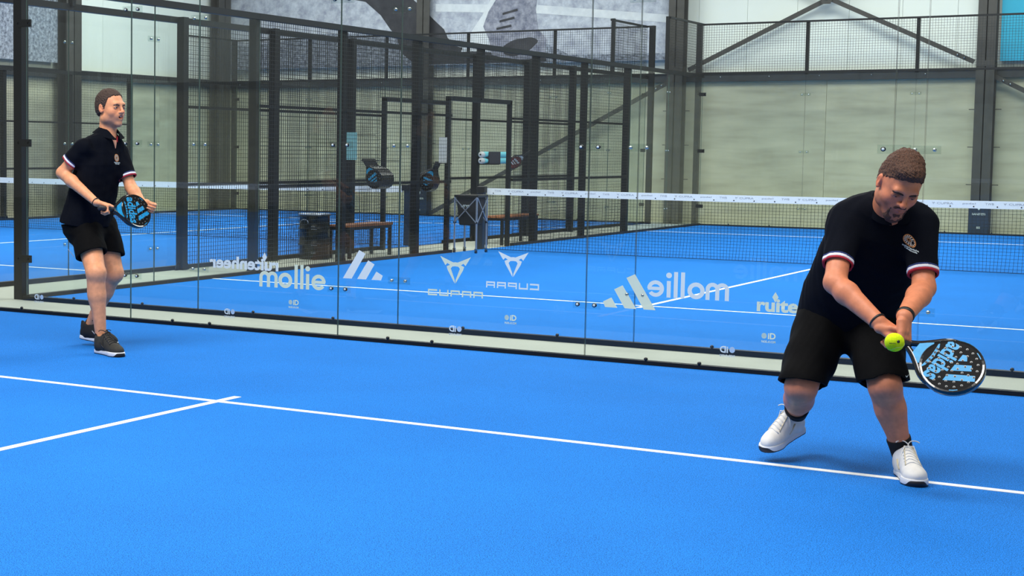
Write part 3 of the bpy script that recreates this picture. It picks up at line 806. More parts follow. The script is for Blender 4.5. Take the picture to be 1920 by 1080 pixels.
# rollers on the left court's mesh
FO = mat('light_blue_foam', rgb(120, 214, 224), .7)
h = thing('roller_holder', (-6.0, 13.5, 1.3), 'black holder bracket on the mesh carrying two foam rollers', 'holder')
MB().box(-6.15, -5.9, 13.02, 13.46, 1.230, 1.246).build('tray', BLK, h); MB().box(-5.915, -5.90, 13.08, 13.50, 1.235, 1.44).build('front_plate', mat('dark_grey_net', rgb(48, 48, 56), .7, noise=(60, .3)), h)
MB().box(-6.15, -5.92, 13.02, 13.46, 1.3425, 1.3465).build('shelf', BLK, h)
for k, z in enumerate((1.394, 1.295)):
    r_ = thing('foam_roller', (-5.965, 12.9, z), ('upper' if k == 0 else 'lower') + ' light blue foam roller with white end in the holder', 'roller')
    MB().lathe((-5.965, 12.97, z), [(.045, 0), (.047, .01), (.047, .88), (.042, .90)], 18, (0, 1, 0)).build('foam', FO, r_)
    e_ = MB().lathe((-5.965, 12.88, z), [(.030, 0), (.047, .02), (.049, .05), (.044, .09)], 18, (0, 1, 0)).build('end_cap', PADWHT, r_)
    MB().lathe((-5.965, 12.88, z), [(.014, 0), (.014, -.004)], 10, (0, 1, 0)).build('axle', BLK, e_)
ax = Vector((-.66, -.25, -.50)); M4 = basis(Vector((-5.72, 14.28, 1.46)), ax, (.75, -.55, -.5))
make_racket(M4, 'dark red racket with white marks hanging above the far bench', False, PADRED, PADWHT)
from mathutils.bvhtree import BVHTree
# ------------------------------------------------------------ signed-distance modelling
class Vol:
    """distance field on a grid; every add() blends one soft shape into it"""
    def __init__(s, lo, hi, h):
        s.lo = np.array(lo, np.float32); s.h = h
        s.n = np.ceil((np.array(hi) - s.lo) / h).astype(int) + 1
        s.a = np.full(s.n, 1.0, np.float32); s.warp = None
    def reg(s, blo, bhi, m):
        i0 = np.clip(np.floor((np.array(blo) - m - s.lo) / s.h).astype(int), 0, s.n); i1 = np.clip(np.ceil((np.array(bhi) + m - s.lo) / s.h).astype(int) + 1, 0, s.n)
        X = [(s.lo[k] + s.h * np.arange(i0[k], i1[k], dtype=np.float32)) for k in range(3)]
        return tuple(slice(i0[k], i1[k]) for k in range(3)), X[0][:, None, None], X[1][None, :, None], X[2][None, None, :]
    def put(s, blo, bhi, f, k=0.0, op='u'):
        sl, x, y, z = s.reg(blo, bhi, k + 4 * s.h)
        if s.a[sl].size == 0: return s
        d = np.asarray(f(x, y, z), np.float32); a = s.a[sl]
        if op == 'u':
            if k > 0: h = np.maximum(k - np.abs(a - d), 0) / k; s.a[sl] = np.minimum(a, d) - h * h * k * .25
            else: s.a[sl] = np.minimum(a, d)
        elif op == 's':
            d = -d
            if k > 0: h = np.maximum(k - np.abs(a - d), 0) / k; s.a[sl] = np.maximum(a, d) + h * h * k * .25
            else: s.a[sl] = np.maximum(a, d)
        elif op == 'i': s.a[sl] = np.maximum(a, d)
        return s
    def cone(s, a, b, ra, rb, k=0.0, op='u', flat=None):
        """round cone from a (radius ra) to b (radius rb); flat = (direction, factor<1) squashes it that way"""
        a = np.array(a, float); b = np.array(b, float); ba = b - a; L2 = ba @ ba; R_ = max(ra, rb)
        if flat: u = np.array(flat[0], float); u /= np.linalg.norm(u); q = 1 / flat[1] - 1
        def f(x, y, z):
            px, py, pz = x - a[0], y - a[1], z - a[2]
            t = np.clip((px * ba[0] + py * ba[1] + pz * ba[2]) / L2, 0, 1)
            dx, dy, dz = px - t * ba[0], py - t * ba[1], pz - t * ba[2]
            if flat:
                w = (dx * u[0] + dy * u[1] + dz * u[2]) * q; dx, dy, dz = dx + w * u[0], dy + w * u[1], dz + w * u[2]
            return np.sqrt(dx * dx + dy * dy + dz * dz) - (ra + (rb - ra) * t)
        return s.put(np.minimum(a, b) - R_, np.maximum(a, b) + R_, f, k, op)
    def chain(s, pts, rs, k=0.01, op='u', flat=None):
        for i in range(len(pts) - 1): s.cone(pts[i], pts[i + 1], rs[i], rs[i + 1], k, op, flat)
        return s
    def ell(s, c, r, M=None, k=0.0, op='u'):
        """ellipsoid, M = 3x3 with the axes as rows"""
        c = np.array(c, float); r = np.array(r, float); R_ = r.max(); M = np.eye(3) if M is None else np.array(M)
        def f(x, y, z):
            p = (x - c[0], y - c[1], z - c[2])
            q = [(p[0] * M[i][0] + p[1] * M[i][1] + p[2] * M[i][2]) / r[i] for i in range(3)]
            k0 = np.sqrt(q[0] ** 2 + q[1] ** 2 + q[2] ** 2); k1 = np.sqrt((q[0] / r[0]) ** 2 + (q[1] / r[1]) ** 2 + (q[2] / r[2]) ** 2)
            return k0 * (k0 - 1) / np.maximum(k1, 1e-6)
        return s.put(c - R_, c + R_, f, k, op)
    def loft(s, st, u, v, k=0.0, op='u'):
        """st = [(centre, half width along u, half depth along v)] joined along the way"""
        u = np.array(u, float); v = np.array(v, float); C = [np.array(q[0], float) for q in st]
        lo = np.min(C, 0) - .26; hi = np.max(C, 0) + .26
        def f(x, y, z):
            best = None
            for i in range(len(st) - 1):
                c0, c1 = C[i], C[i + 1]; w = c1 - c0; L = np.linalg.norm(w); wn = w / L
                px, py, pz = x - c0[0], y - c0[1], z - c0[2]
                nn = np.cross(u, v); nn /= np.linalg.norm(nn); den = wn @ nn
                tt = (px * nn[0] + py * nn[1] + pz * nn[2]) / (L * den); t = np.clip(tt, 0, 1)
                qx, qy, qz = px - t * w[0], py - t * w[1], pz - t * w[2]
                U = qx * u[0] + qy * u[1] + qz * u[2]; V = qx * v[0] + qy * v[1] + qz * v[2]
                a = st[i][1] + (st[i + 1][1] - st[i][1]) * t; b = st[i][2] + (st[i + 1][2] - st[i][2]) * t
                r = np.sqrt(U * U + V * V) + 1e-6; rho = (np.abs(U / a) ** 2.3 + np.abs(V / b) ** 2.3) ** (1 / 2.3) + 1e-6
                d = r * (1 - 1 / rho); over = (np.abs(tt - .5) - .5) * L
                d = np.where(over > 0, np.sqrt(np.maximum(d, 0) ** 2 + over ** 2) + np.minimum(d, 0) * 0, d)
                best = d if best is None else np.minimum(best, d)
            return best
        return s.put(lo, hi, f, k, op)
    def half(s, p0, n, op='i', blo=None, bhi=None):
        """keep only the side the normal n points away from (optionally inside a box)"""
        p0 = np.array(p0, float); n = np.array(n, float); n /= np.linalg.norm(n)
        blo = s.lo if blo is None else blo; bhi = s.lo + s.n * s.h if bhi is None else bhi
        return s.put(blo, bhi, lambda x, y, z: (x - p0[0]) * n[0] + (y - p0[1]) * n[1] + (z - p0[2]) * n[2], 0, op)
    def disp(s, f, m=.03):
        """push the surface by f(x,y,z) metres"""
        X = [(s.lo[k] + s.h * np.arange(s.n[k], dtype=np.float32)) for k in range(3)]
        s.a += f(X[0][:, None, None], X[1][None, :, None], X[2][None, None, :]).astype(np.float32); return s
    def build(s, name, M, parent, attr=None, smooth=True):
        h = s.h; a = np.clip(s.a / h, -3, 3); s.a = None
        a[0] = a[-1] = 3; a[:, 0] = a[:, -1] = 3; a[:, :, 0] = a[:, :, -1] = 3
        g = vdb.FloatGrid(3.0); g.copyFromArray(a.astype(np.float32), tolerance=0.0)
        r = g.convertToPolygons(0.0, 0.0); P = r[0] * h + s.lo; T, Q = r[1], r[2]
        p = P[Q[:, :3]]; vol = np.einsum('ij,ij->i', p[:, 0], np.cross(p[:, 1], p[:, 2])).sum()
        if vol < 0: Q = Q[:, ::-1]; T = T[:, ::-1]
        me = bpy.data.meshes.new(name); nq, nt_ = len(Q), len(T)
        me.vertices.add(len(P)); me.vertices.foreach_set('co', P.astype(np.float32).ravel())
        me.loops.add(4 * nq + 3 * nt_); me.loops.foreach_set('vertex_index', np.concatenate([Q.ravel(), T.ravel()]).astype(np.int32))
        me.polygons.add(nq + nt_)
        me.polygons.foreach_set('loop_start', np.concatenate([np.arange(nq) * 4, 4 * nq + np.arange(nt_) * 3]).astype(np.int32))
        me.polygons.foreach_set('use_smooth', np.full(nq + nt_, smooth)); me.update(calc_edges=True)
        me.materials.append(M)
        if attr is not None:
            c = attr(P); at = me.color_attributes.new('tint', 'FLOAT_COLOR', 'POINT')
            at.data.foreach_set('color', np.concatenate([c, np.ones((len(P), 1))], 1).astype(np.float32).ravel())
        ob = bpy.data.objects.new(name, me); COL.objects.link(ob); ob.parent = parent
        return ob
def V3(*a): return np.array(a, float)
def unit(v): v = np.array(v, float); return v / np.linalg.norm(v)
def lerp(a, b, t): return np.array(a, float) * (1 - t) + np.array(b, float) * t
def folds(amp, seed, sc=1.0, stretch=(1, 1, .45)):
    rr = np.random.RandomState(seed); n_ = 16 if sc > 5 else 7; K = [(rr.randn(3) * np.array(stretch) * 28 * sc * (.5 + rr.rand()), rr.rand() * 6.28) for _ in range(n_)]
    def f(x, y, z):
        v = 0
        for k, ph in K: v = v + np.sin(k[0] * x + k[1] * y + k[2] * z + ph)
        return amp * v / (1.2 * len(K) ** .5)
    return f
def attr_mat(name, rough=.5, sss=0.0, bump=None, spec=.3, mottle=0.0):
    M = bpy.data.materials.new(name); M.use_nodes = True; nt = M.node_tree; b = nt.nodes['Principled BSDF']
    at = nt.nodes.new('ShaderNodeAttribute'); at.attribute_name = 'tint'
    b.inputs['Roughness'].default_value = rough; b.inputs['Specular IOR Level'].default_value = spec
    tc = nt.nodes.new('ShaderNodeTexCoord'); n = nt.nodes.new('ShaderNodeTexNoise'); n.inputs['Scale'].default_value = 38; n.inputs['Detail'].default_value = 5
    nt.links.new(tc.outputs['Object'], n.inputs['Vector'])
    r = nt.nodes.new('ShaderNodeMapRange'); r.inputs['From Min'].default_value = .3; r.inputs['From Max'].default_value = .7
    r.inputs['To Min'].default_value = 1 - mottle; r.inputs['To Max'].default_value = 1 + mottle
    nt.links.new(n.outputs['Fac'], r.inputs['Value'])
    mx = nt.nodes.new('ShaderNodeVectorMath'); mx.operation = 'SCALE'; nt.links.new(at.outputs['Color'], mx.inputs[0]); nt.links.new(r.outputs['Result'], mx.inputs['Scale'])
    nt.links.new(mx.outputs[0], b.inputs['Base Color'])
    if bump:
        n2 = nt.nodes.new('ShaderNodeTexNoise'); n2.inputs['Scale'].default_value = bump[0]; n2.inputs['Detail'].default_value = 4
        nt.links.new(tc.outputs['Object'], n2.inputs['Vector'])
        bp = nt.nodes.new('ShaderNodeBump'); bp.inputs['Strength'].default_value = bump[1]; bp.inputs['Distance'].default_value = .002
        nt.links.new(n2.outputs['Fac'], bp.inputs['Height']); nt.links.new(bp.outputs[0], b.inputs['Normal'])
    return M
SKIN = attr_mat('skin', .48, bump=(300, .15), mottle=.10)
POLO = mat('navy_polo_fabric', rgb(11, 14, 22), .9, noise=(420, .35), bump=(700, .25, .001), spec=.08)
SHORT = mat('black_shorts_fabric', rgb(8, 8, 9), .85, noise=(60, .15), bump=(300, .2, .001), spec=.1)
CUFFW = mat('cuff_white', rgb(228, 228, 232), .8); CUFFR = mat('cuff_red', rgb(168, 28, 44), .8); CUFFN = mat('cuff_blue', rgb(28, 46, 100), .8)
SOCK = mat('black_sock', rgb(12, 12, 14), .9, noise=(300, .2))
HAIR1 = mat('short_brown_hair', rgb(62, 44, 34), .7, noise=(260, .5, 6), bump=(300, .8, .004))
HAIR2 = mat('auburn_hair', rgb(76, 46, 28), .7, noise=(180, .55, 6), bump=(220, .9, .006))
EYEW = mat('eye_white', rgb(205, 200, 196), .2); IRIS = mat('iris', rgb(52, 44, 38), .15)
MOUTHD = mat('mouth_inside', rgb(60, 18, 16), .5)
SHW = mat('white_shoe', rgb(232, 230, 224), .55, noise=(30, .06)); SHC = mat('cream_trim', rgb(206, 196, 168), .6); SHB = mat('shoe_dark_sole', rgb(22, 24, 34), .5)
SHK = mat('black_olive_knit', rgb(44, 42, 36), .8, noise=(260, .5)); SHK2 = mat('black_knit', rgb(20, 20, 22), .8, noise=(200, .4)); SOLEW = mat('white_sole', rgb(226, 228, 232), .5)
BANDM = mat('black_wristband', rgb(16, 16, 18), .5)

def frame_pts(o, ex, ey, ez, sc):
    """head / hand local -> person local"""
    o = np.array(o, float); M = np.array([ex, ey, ez], float)
    return lambda x, y, z: o + sc * (x * M[0] + y * M[1] + z * M[2])

def head(V, H, sc, ex, ey, ez, mouth_open=False, eyes='down', beard=0):
    """ex: person's left, ey: forward, ez: up; H maps head-local metres to person space"""
    M = np.array([ex, ey, ez])
    def E(c, r, k=0.0, op='u', tilt=None): V.ell(H(*c), np.array(r) * sc, M, k * sc, op)
    def C(a, b, ra, rb, k=0.0, op='u'): V.cone(H(*a), H(*b), ra * sc, rb * sc, k * sc, op)
    E((0, -.014, .034), (.074, .094, .082)); E((0, .022, -.028), (.062, .066, .082), .035)
    E((0, .028, -.070), (.048, .052, .038), .03); E((0, .074, -.101), (.022, .019, .018), .028)
    for s in (-1, 1):
        E((s * .040, .050, -.028), (.022, .024, .022), .025)
        E((s * .052, .005, -.070), (.016, .030, .022), .025)
    C((-.036, .080, .024), (.036, .080, .024), .010, .010, .022)
    for s in (-1, 1): E((s * .032, .100, .004), (.019, .020, .013), .016, 's')
    for s in (-1, 1):
        E((s * .032, .0735, .003), (.0165, .0135, .0135), .004)
    # nose
    C((0, .085, .018), (0, .1075, -.021), .0062, .0090, .012); E((0, .107, -.0255), (.0110, .0115, .0092), .008)
    for s in (-1, 1): E((s * .0125, .094, -.027), (.0075, .0095, .0070), .007)
    for s in (-1, 1): E((s * .006, .100, -.0345), (.0035, .005, .003), .002, 's')
    # mouth
    E((0, .080, -.055), (.030, .014, .020), .02)
    for s in (-1, 1): C((0, .0945, -.0500), (s * .022, .083, -.0545), .0042, .0025, .004); C((0, .0935, -.0625), (s * .020, .083, -.0570), .0055, .0025, .005)
    if mouth_open: E((0, .096, -.0580), (.0175, .018, .0105), .003, 's')
    else: C((-.021, .0915, -.0558), (.021, .0915, -.0558), .0012, .0012, .003, 's'); E((0, .100, -.0558), (.018, .006, .0012), .002, 's')
    # ears
    for s in (-1, 1):
        V.ell(H(s * .077, -.012, -.004), np.array((.0085, .016, .028)) * sc, M, .010 * sc); E((s * .088, -.007, -.001), (.0075, .009, .017), .004, 's')
        C((s * .076, .000, -.024), (s * .077, -.004, -.029), .006, .0055, .008)
    # eye opening
    hh = .0042 if eyes == 'open' else .0030
    for s in (-1, 1): E((s * .032, .090, .001 if eyes == 'open' else -.004), (.0125, .010, hh), .002, 's')

def eyes_hair(par, H, sc, ex, ey, ez, HM, hairf, h, puff, seed, side=.0755, top=.02, bz=0, bt=1.0, gaze=(0, 1, 0), brow=True, beard=0, browM=None):
    M = np.array([ex, ey, ez])
    for s in (-1, 1):
        b = MB(); c = H(s * .032, .0735, .002); ax = H(*(np.array(gaze))) - H(0, 0, 0); ax /= np.linalg.norm(ax)
        b.lathe(c, [(.0124 * sc * math.sin(t), -.0124 * sc * math.cos(t)) for t in np.linspace(.05, PI - .05, 12)], 16, ax)
        e = MB_local(b, 'eye', EYEW, par)
        b = MB(); b.lathe(c, [(.0062 * sc, .0106 * sc), (.005 * sc, .0122 * sc), (.0005, .0127 * sc)], 14, ax); MB_local(b, 'iris', IRIS, e)
    lo = H(0, 0, 0) - .17; hi = H(0, 0, 0) + .19
    V = Vol(lo, hi, h)
    V.ell(H(0, -.016, .036), np.array((side + puff * .15, .0965 + puff * .4, .084 + puff)) * sc, M)
    V.ell(H(0, -.03, .0), np.array((.076, .080, .08)) * sc, M, .02)
    if puff > .008: V.ell(H(-.004, .040, .094), np.array((.050, .050, .032)) * sc, M, .02); V.ell(H(0, -.02, .095), np.array((.056, .06, .034)) * sc, M, .02)
    o = H(0, 0, 0); rr = folds(.0016 + .10 * puff, seed, 11.0, (1, 1, 1)); r2 = folds(.0045, seed + 1, 6, (1, 1, 1))
    def loc(x, y, z):
        p = (x - o[0], y - o[1], z - o[2]); return [(p[0] * M[i][0] + p[1] * M[i][1] + p[2] * M[i][2]) / sc for i in range(3)]
    V.disp(rr)
    def cut(x, y, z):
        lx, ly, lz = loc(x, y, z)
        line = np.interp(ly - .25 * np.abs(lx) * hairf.get('temple', 1), hairf['y'], hairf['z'])
        return (line - lz) * sc + r2(x, y, z)
    V.put(lo, hi, cut, 0, 'i')
    V.build('hair', HM, par)
    if brow:
        V = Vol(lo, hi, .0016 if h < .003 else .002)
        for s in (-1, 1):
            V.cone(H(s * .013, .0895, .0165 - bz), H(s * .034, .0880, .0205 - bz), .0042 * sc * bt, .0044 * sc * bt); V.cone(H(s * .034, .0880, .0205 - bz), H(s * .049, .075, .0165 - bz), .0044 * sc * bt, .0028 * sc * bt, .003)
        V.build('eyebrows', browM or HM, par)
def MB_local(b, name, M, par, bevel=0.0):
    me = b.mesh(name, M); bm = bmesh.new(); bm.from_mesh(me); bmesh.ops.recalc_face_normals(bm, faces=bm.faces); bm.to_mesh(me); bm.free()
    o = bpy.data.objects.new(name, me); COL.objects.link(o); o.parent = par
    if bevel: q = o.modifiers.new('bevel', 'BEVEL'); q.width = bevel; q.segments = 2
    return o

def hand(V, w, d, n, side, curls, sc=1.0, thumb=(40, 25), tdir=None, spread=4, k=.006):
    """w wrist, d direction to the knuckles, n palm normal (towards which fingers curl), side: +1 if thumb on cross(d,n) side"""
    w = np.array(w, float); d = unit(d); n = unit(np.array(n) - (np.array(n) @ d) * d); a = np.cross(d, n) * side
    for t, r_ in ((.012, .024), (.045, .026), (.078, .024)):
        pass
    V.cone(w, w + d * .03 * sc, .026 * sc, .027 * sc, .02, flat=(n, .72))
    for o_ in (-.026, -.009, .009, .026):
        V.cone(w + d * .022 * sc + a * o_ * .75 * sc, w + d * .086 * sc + a * o_ * sc, .0155 * sc, .0125 * sc, .010, flat=(n, .9))
    L = ((.040, .024, .021), (.045, .028, .023), (.042, .026, .022), (.033, .020, .019)); R_ = (.0092, .0094, .0090, .0080)
    ends = []
    for i, o_ in enumerate((.029, .0098, -.0098, -.029)):
        p_ = w + d * (.088 - abs(i - 1.2) * .003) * sc + a * o_ * sc; c = curls[i] if isinstance(curls[0], (tuple, list)) else curls
        ang = 0; sp = math.radians(spread) * (1.5 - i) / 1.5; dd = unit(d * math.cos(sp) + a * math.sin(sp)); pts = [p_ - d * .012 * sc, p_]; rs = [R_[i] * 1.1 * sc, R_[i] * 1.12 * sc]
        for j in range(3):
            ang += math.radians(c[j]); p_ = p_ + (dd * math.cos(ang) + n * math.sin(ang)) * L[i][j] * sc; pts.append(p_); rs.append(R_[i] * (1 - .07 * (j + 1)) * sc)
        V.chain(pts, rs, .003); ends.append((pts, rs))
    th0 = w + d * .022 * sc + a * .022 * sc
    td = tdir if tdir is not None else unit(d * math.cos(math.radians(thumb[0])) + a * math.sin(math.radians(thumb[0])) + n * .35)
    td = unit(td); p1 = th0 + td * .040 * sc; b2 = math.radians(thumb[1])
    t2 = unit(td * math.cos(b2) + unit(d * .6 + n * .8) * math.sin(b2)); p2 = p1 + t2 * .032 * sc; t3 = unit(t2 * math.cos(b2) + unit(d * .3 + n) * math.sin(b2)); p3 = p2 + t3 * .026 * sc
    V.cone(th0, p1, .0175 * sc, .0125 * sc, .012); V.chain([p1, p2, p3], [.0122 * sc, .0110 * sc, .0092 * sc], .004)
    return ends

def shoe(par, name, heel, toe, roll, colors, label=None, L=None, lace_loop=0, lift=0):
    """heel / toe: points on the ground side of the sole in person space"""
    heel = np.array(heel, float); toe = np.array(toe, float); f = toe - heel; Ls = np.linalg.norm(f); f /= Ls
    up = unit(np.array((0, 0, 1.0)) + np.array(roll, float)); s = unit(np.cross(up, f)); up = np.cross(f, s); k = Ls / .295
    upm, solem, lacem, bandm, darkm = colors
    o = bpy.data.objects.new(name, None); COL.objects.link(o); o.parent = par
    Q = lambda x, y, z: heel + k * (f * x + s * y + up * z); M = np.array([f, s, up])
    lo = np.min([Q(x, y, z) for x in (-.03, .33) for y in (-.08, .08) for z in (-.02, .17)], 0); hi = np.max([Q(x, y, z) for x in (-.03, .33) for y in (-.08, .08) for z in (-.02, .17)], 0)
    V = Vol(lo, hi, .0025); E = lambda c, r, kk, op='u': V.ell(Q(*c), np.array(r) * k, M, kk, op)
    E((.232, .003, .036), (.060, .046, .036), 0); E((.165, .002, .046), (.085, .043, .046), .03); E((.050, 0, .050), (.052, .037, .062), .03); E((.10, 0, .060), (.06, .037, .055), .03)
    V.cone(Q(.062, 0, .06), Q(.056, 0, .096), .044 * k, .043 * k, .03); V.cone(Q(.17, 0, .075), Q(.105, 0, .110), .026 * k, .024 * k, .025)
    V.cone(Q(.012, 0, .095), Q(.004, 0, .120), .014 * k, .010 * k, .02)
    V.cone(Q(.066, 0, .085), Q(.058, 0, .18), .034 * k, .036 * k, .006, 's'); V.half(Q(0, 0, .018), -up)
    V.disp(folds(.0008, 3, 3))
    u_ = V.build('upper', upm, o)
    V = Vol(lo, hi, .0025)
    for (x0, x1, r0, r1) in ((.040, .14, .040, .039), (.14, .225, .039, .052), (.225, .243, .052, .050)):
        V.cone(Q(x0, .001, .014), Q(x1, .002, .014), r0 * k, r1 * k, .01)
    E((.262, 0, .016), (.034, .036, .02), .02)
    z = lambda x, y, zz: ((x - heel[0]) * up[0] + (y - heel[1]) * up[1] + (zz - heel[2]) * up[2])
    V.put(lo, hi, lambda x, y, zz: np.maximum(z(x, y, zz) - .030 * k, .004 - z(x, y, zz)), 0, 'i')
    V.build('sole', solem, o)
    V = Vol(lo, hi, .0025)
    for (x0, x1, r0, r1) in ((.040, .14, .039, .038), (.14, .225, .038, .051), (.225, .243, .051, .049)):
        V.cone(Q(x0, .001, .004), Q(x1, .002, .004), r0 * k, r1 * k, .01)
    E((.264, 0, .016), (.036, .037, .022), .02)
    fx = lambda x, y, zz: ((x - heel[0]) * f[0] + (y - heel[1]) * f[1] + (zz - heel[2]) * f[2])
    V.put(lo, hi, lambda x, y, zz: np.maximum(z(x, y, zz) - np.where(fx(x, y, zz) > .262 * k, .026, .0065) * k, -z(x, y, zz)), 0, 'i')
    V.build('outsole', darkm, o)
    bm = bmesh.new(); bm.from_mesh(u_.data); bvh = BVHTree.FromBMesh(bm); bm.free()
    def on(x, y, e=.0016):
        h_ = bvh.ray_cast(Vector(Q(x, y, .25)), Vector(-up), .4); return np.array(h_[0]) + up * e if h_[0] is not None else Q(x, y, .1)
    for i in range(6):
        x = .112 + i * .019; wd = .016 + i * .0016
        for (xa, xb) in ((x, x + .012),):
            MB_local(MB().tube([on(xa - .004, -wd - .008), on(xa, -wd * .6), on((xa + xb) / 2, 0, .003), on(xb, wd * .6), on(xb + .002, wd + .008)], .0030 * k, 6), 'lace', lacem, o)
    for sgn in (-1, 1):
        MB_local(MB().tube([on(.100 + .012 * j, sgn * (.015 + .0017 * j)) for j in range(10)], .0026 * k, 6), 'eyelet_stay', bandm, o)
    T0 = on(.112, 0, .002)
    if lace_loop:
        for sgn in (-1, 1):
            pts = [T0 + k * (f * (-.022 * math.sin(t)) + s * sgn * (.034 * (1 - math.cos(t)) / 1.3) + up * (.016 * math.sin(t) + .004)) for t in np.linspace(0, 2.5, 9)]
            MB_local(MB().tube(pts, .0024 * k, 6), 'lace_bow', lacem, o)
            MB_local(MB().tube([T0, T0 + k * (f * .012 + s * sgn * .018 + up * .004), on(.128, sgn * .034, .004), on(.142, sgn * .041, .003)], .0022 * k, 6), 'lace_end', lacem, o)
    MB_local(MB().lathe(T0, [(.005, -.004), (.008, 0), (.005, .004)], 8, up), 'lace_knot', lacem, o)
    for sgn in (-1, 1):
        MB_local(MB().tube([Q(.155, sgn * .0435, .045), Q(.13, sgn * .0440, .060), Q(.105, sgn * .0415, .078)], .0035 * k, 6), 'side_trim', bandm, o)
    if label: o['label'] = label
    return o

def decal(me, name, M, par, target, o, ex, ey, lift=.0012, sx=1.0, sy=1.0):
    """lay a 2-D mesh on a curved garment by dropping each vertex onto it"""
    bm = bmesh.new(); bm.from_mesh(target.data); bvh = BVHTree.FromBMesh(bm); bm.free()
    if len(me.vertices) < 40:
        bm = bmesh.new(); bm.from_mesh(me); bmesh.ops.triangulate(bm, faces=bm.faces); bmesh.ops.subdivide_edges(bm, edges=bm.edges, cuts=5, use_grid_fill=True); bm.to_mesh(me); bm.free()
    ex = Vector(ex).normalized(); ey = Vector(ey).normalized(); n = ex.cross(ey).normalized(); o = Vector([float(q) for q in o])
    for v in me.vertices:
        p_ = o + ex * (v.co.x * sx) + ey * (v.co.y * sy)
        hit = bvh.ray_cast(p_ + n * .12, -n, .3)
        v.co = (hit[0] + n * (lift + v.co.z)) if hit[0] is not None else p_
    me.materials.clear(); me.materials.append(M)
    ob = bpy.data.objects.new(name, me); COL.objects.link(ob); ob.parent = par; return ob

YAWP = math.atan2(.5447, .8386)
def person(name, base, label):
    p_ = bpy.data.objects.new(name, None); COL.objects.link(p_); p_.location = (*base, 0); p_.rotation_euler = (0, 0, YAWP)
    tag(p_, label, 'person'); p_['_o'] = [0, 0, 0]; return p_
def pw(par_base, q):
    """person-local point to world"""
    c, s_ = math.cos(YAWP), math.sin(YAWP); return Vector((par_base[0] + c * q[0] - s_ * q[1], par_base[1] + s_ * q[0] + c * q[1], q[2]))
def pv(q):
    c, s_ = math.cos(YAWP), math.sin(YAWP); return Vector((c * q[0] - s_ * q[1], s_ * q[0] + c * q[1], q[2]))

def limbs(V, J, D):
    """arms and legs of the skin body"""
    for s in 'RL':
        sh, el, wr = J['sh' + s], J['el' + s], J['wr' + s]
        V.cone(sh, el, D['arm'] * 1.0, D['arm'] * .86, .02); V.ell(lerp(sh, el, .45), (D['arm'] * 1.02,) * 3, None, .03)
        m_ = lerp(el, wr, .28); V.cone(el, m_, D['arm'] * .86, D['fore'], .02); V.cone(m_, wr, D['fore'], D['wrist'], .02)
        hp, kn, an = J['hip' + s], J['kn' + s], J['an' + s]
        V.cone(hp, kn, D['thigh'], D['knee'] * 1.02, .02)
        sd = unit(an - kn); bk = np.array(D['calfdir' + s], float); bk = unit(bk - (bk @ sd) * sd)
        V.cone(kn, lerp(kn, an, .35), D['knee'] * .92, D['calf'] * .9, .03); V.cone(lerp(kn, an, .35), an, D['calf'] * .9, D['ankle'], .02)
        V.ell(lerp(kn, an, .30) + bk * D['calf'] * .35, np.array((D['calf'] * .92, D['calf'] * .85, .125)), np.array([np.cross(sd, bk), bk, sd]), .04)
        V.ell(kn - bk * D['knee'] * .30, (D['knee'] * .66,) * 3, None, .04)
def bands(V, P):
    pass
def ring(par, name, M, c, ax, ra, rb, w, th, flatdir=None):
    """elliptical band around a limb"""
    ax = unit(ax); u = unit(np.array(flatdir) - (np.array(flatdir) @ ax) * ax) if flatdir is not None else unit(np.cross(ax, (0, .3, 1))); v = np.cross(ax, u); n = 28; vs = []; fs = []
    for (k_, h_) in ((0, -w / 2), (th, -w / 2 + th * .5), (th, w / 2 - th * .5), (0, w / 2)):
        for i in range(n):
            t = 2 * PI * i / n; vs.append(np.array(c) + ax * h_ + u * (ra + k_) * math.cos(t) + v * (rb + k_) * math.sin(t))
    for k_ in range(3):
        for i in range(n): fs.append((k_ * n + i, k_ * n + (i + 1) % n, (k_ + 1) * n + (i + 1) % n, (k_ + 1) * n + i))
    b = MB(); b.add(vs, fs, 0, True); return MB_local(b, name, M, par)

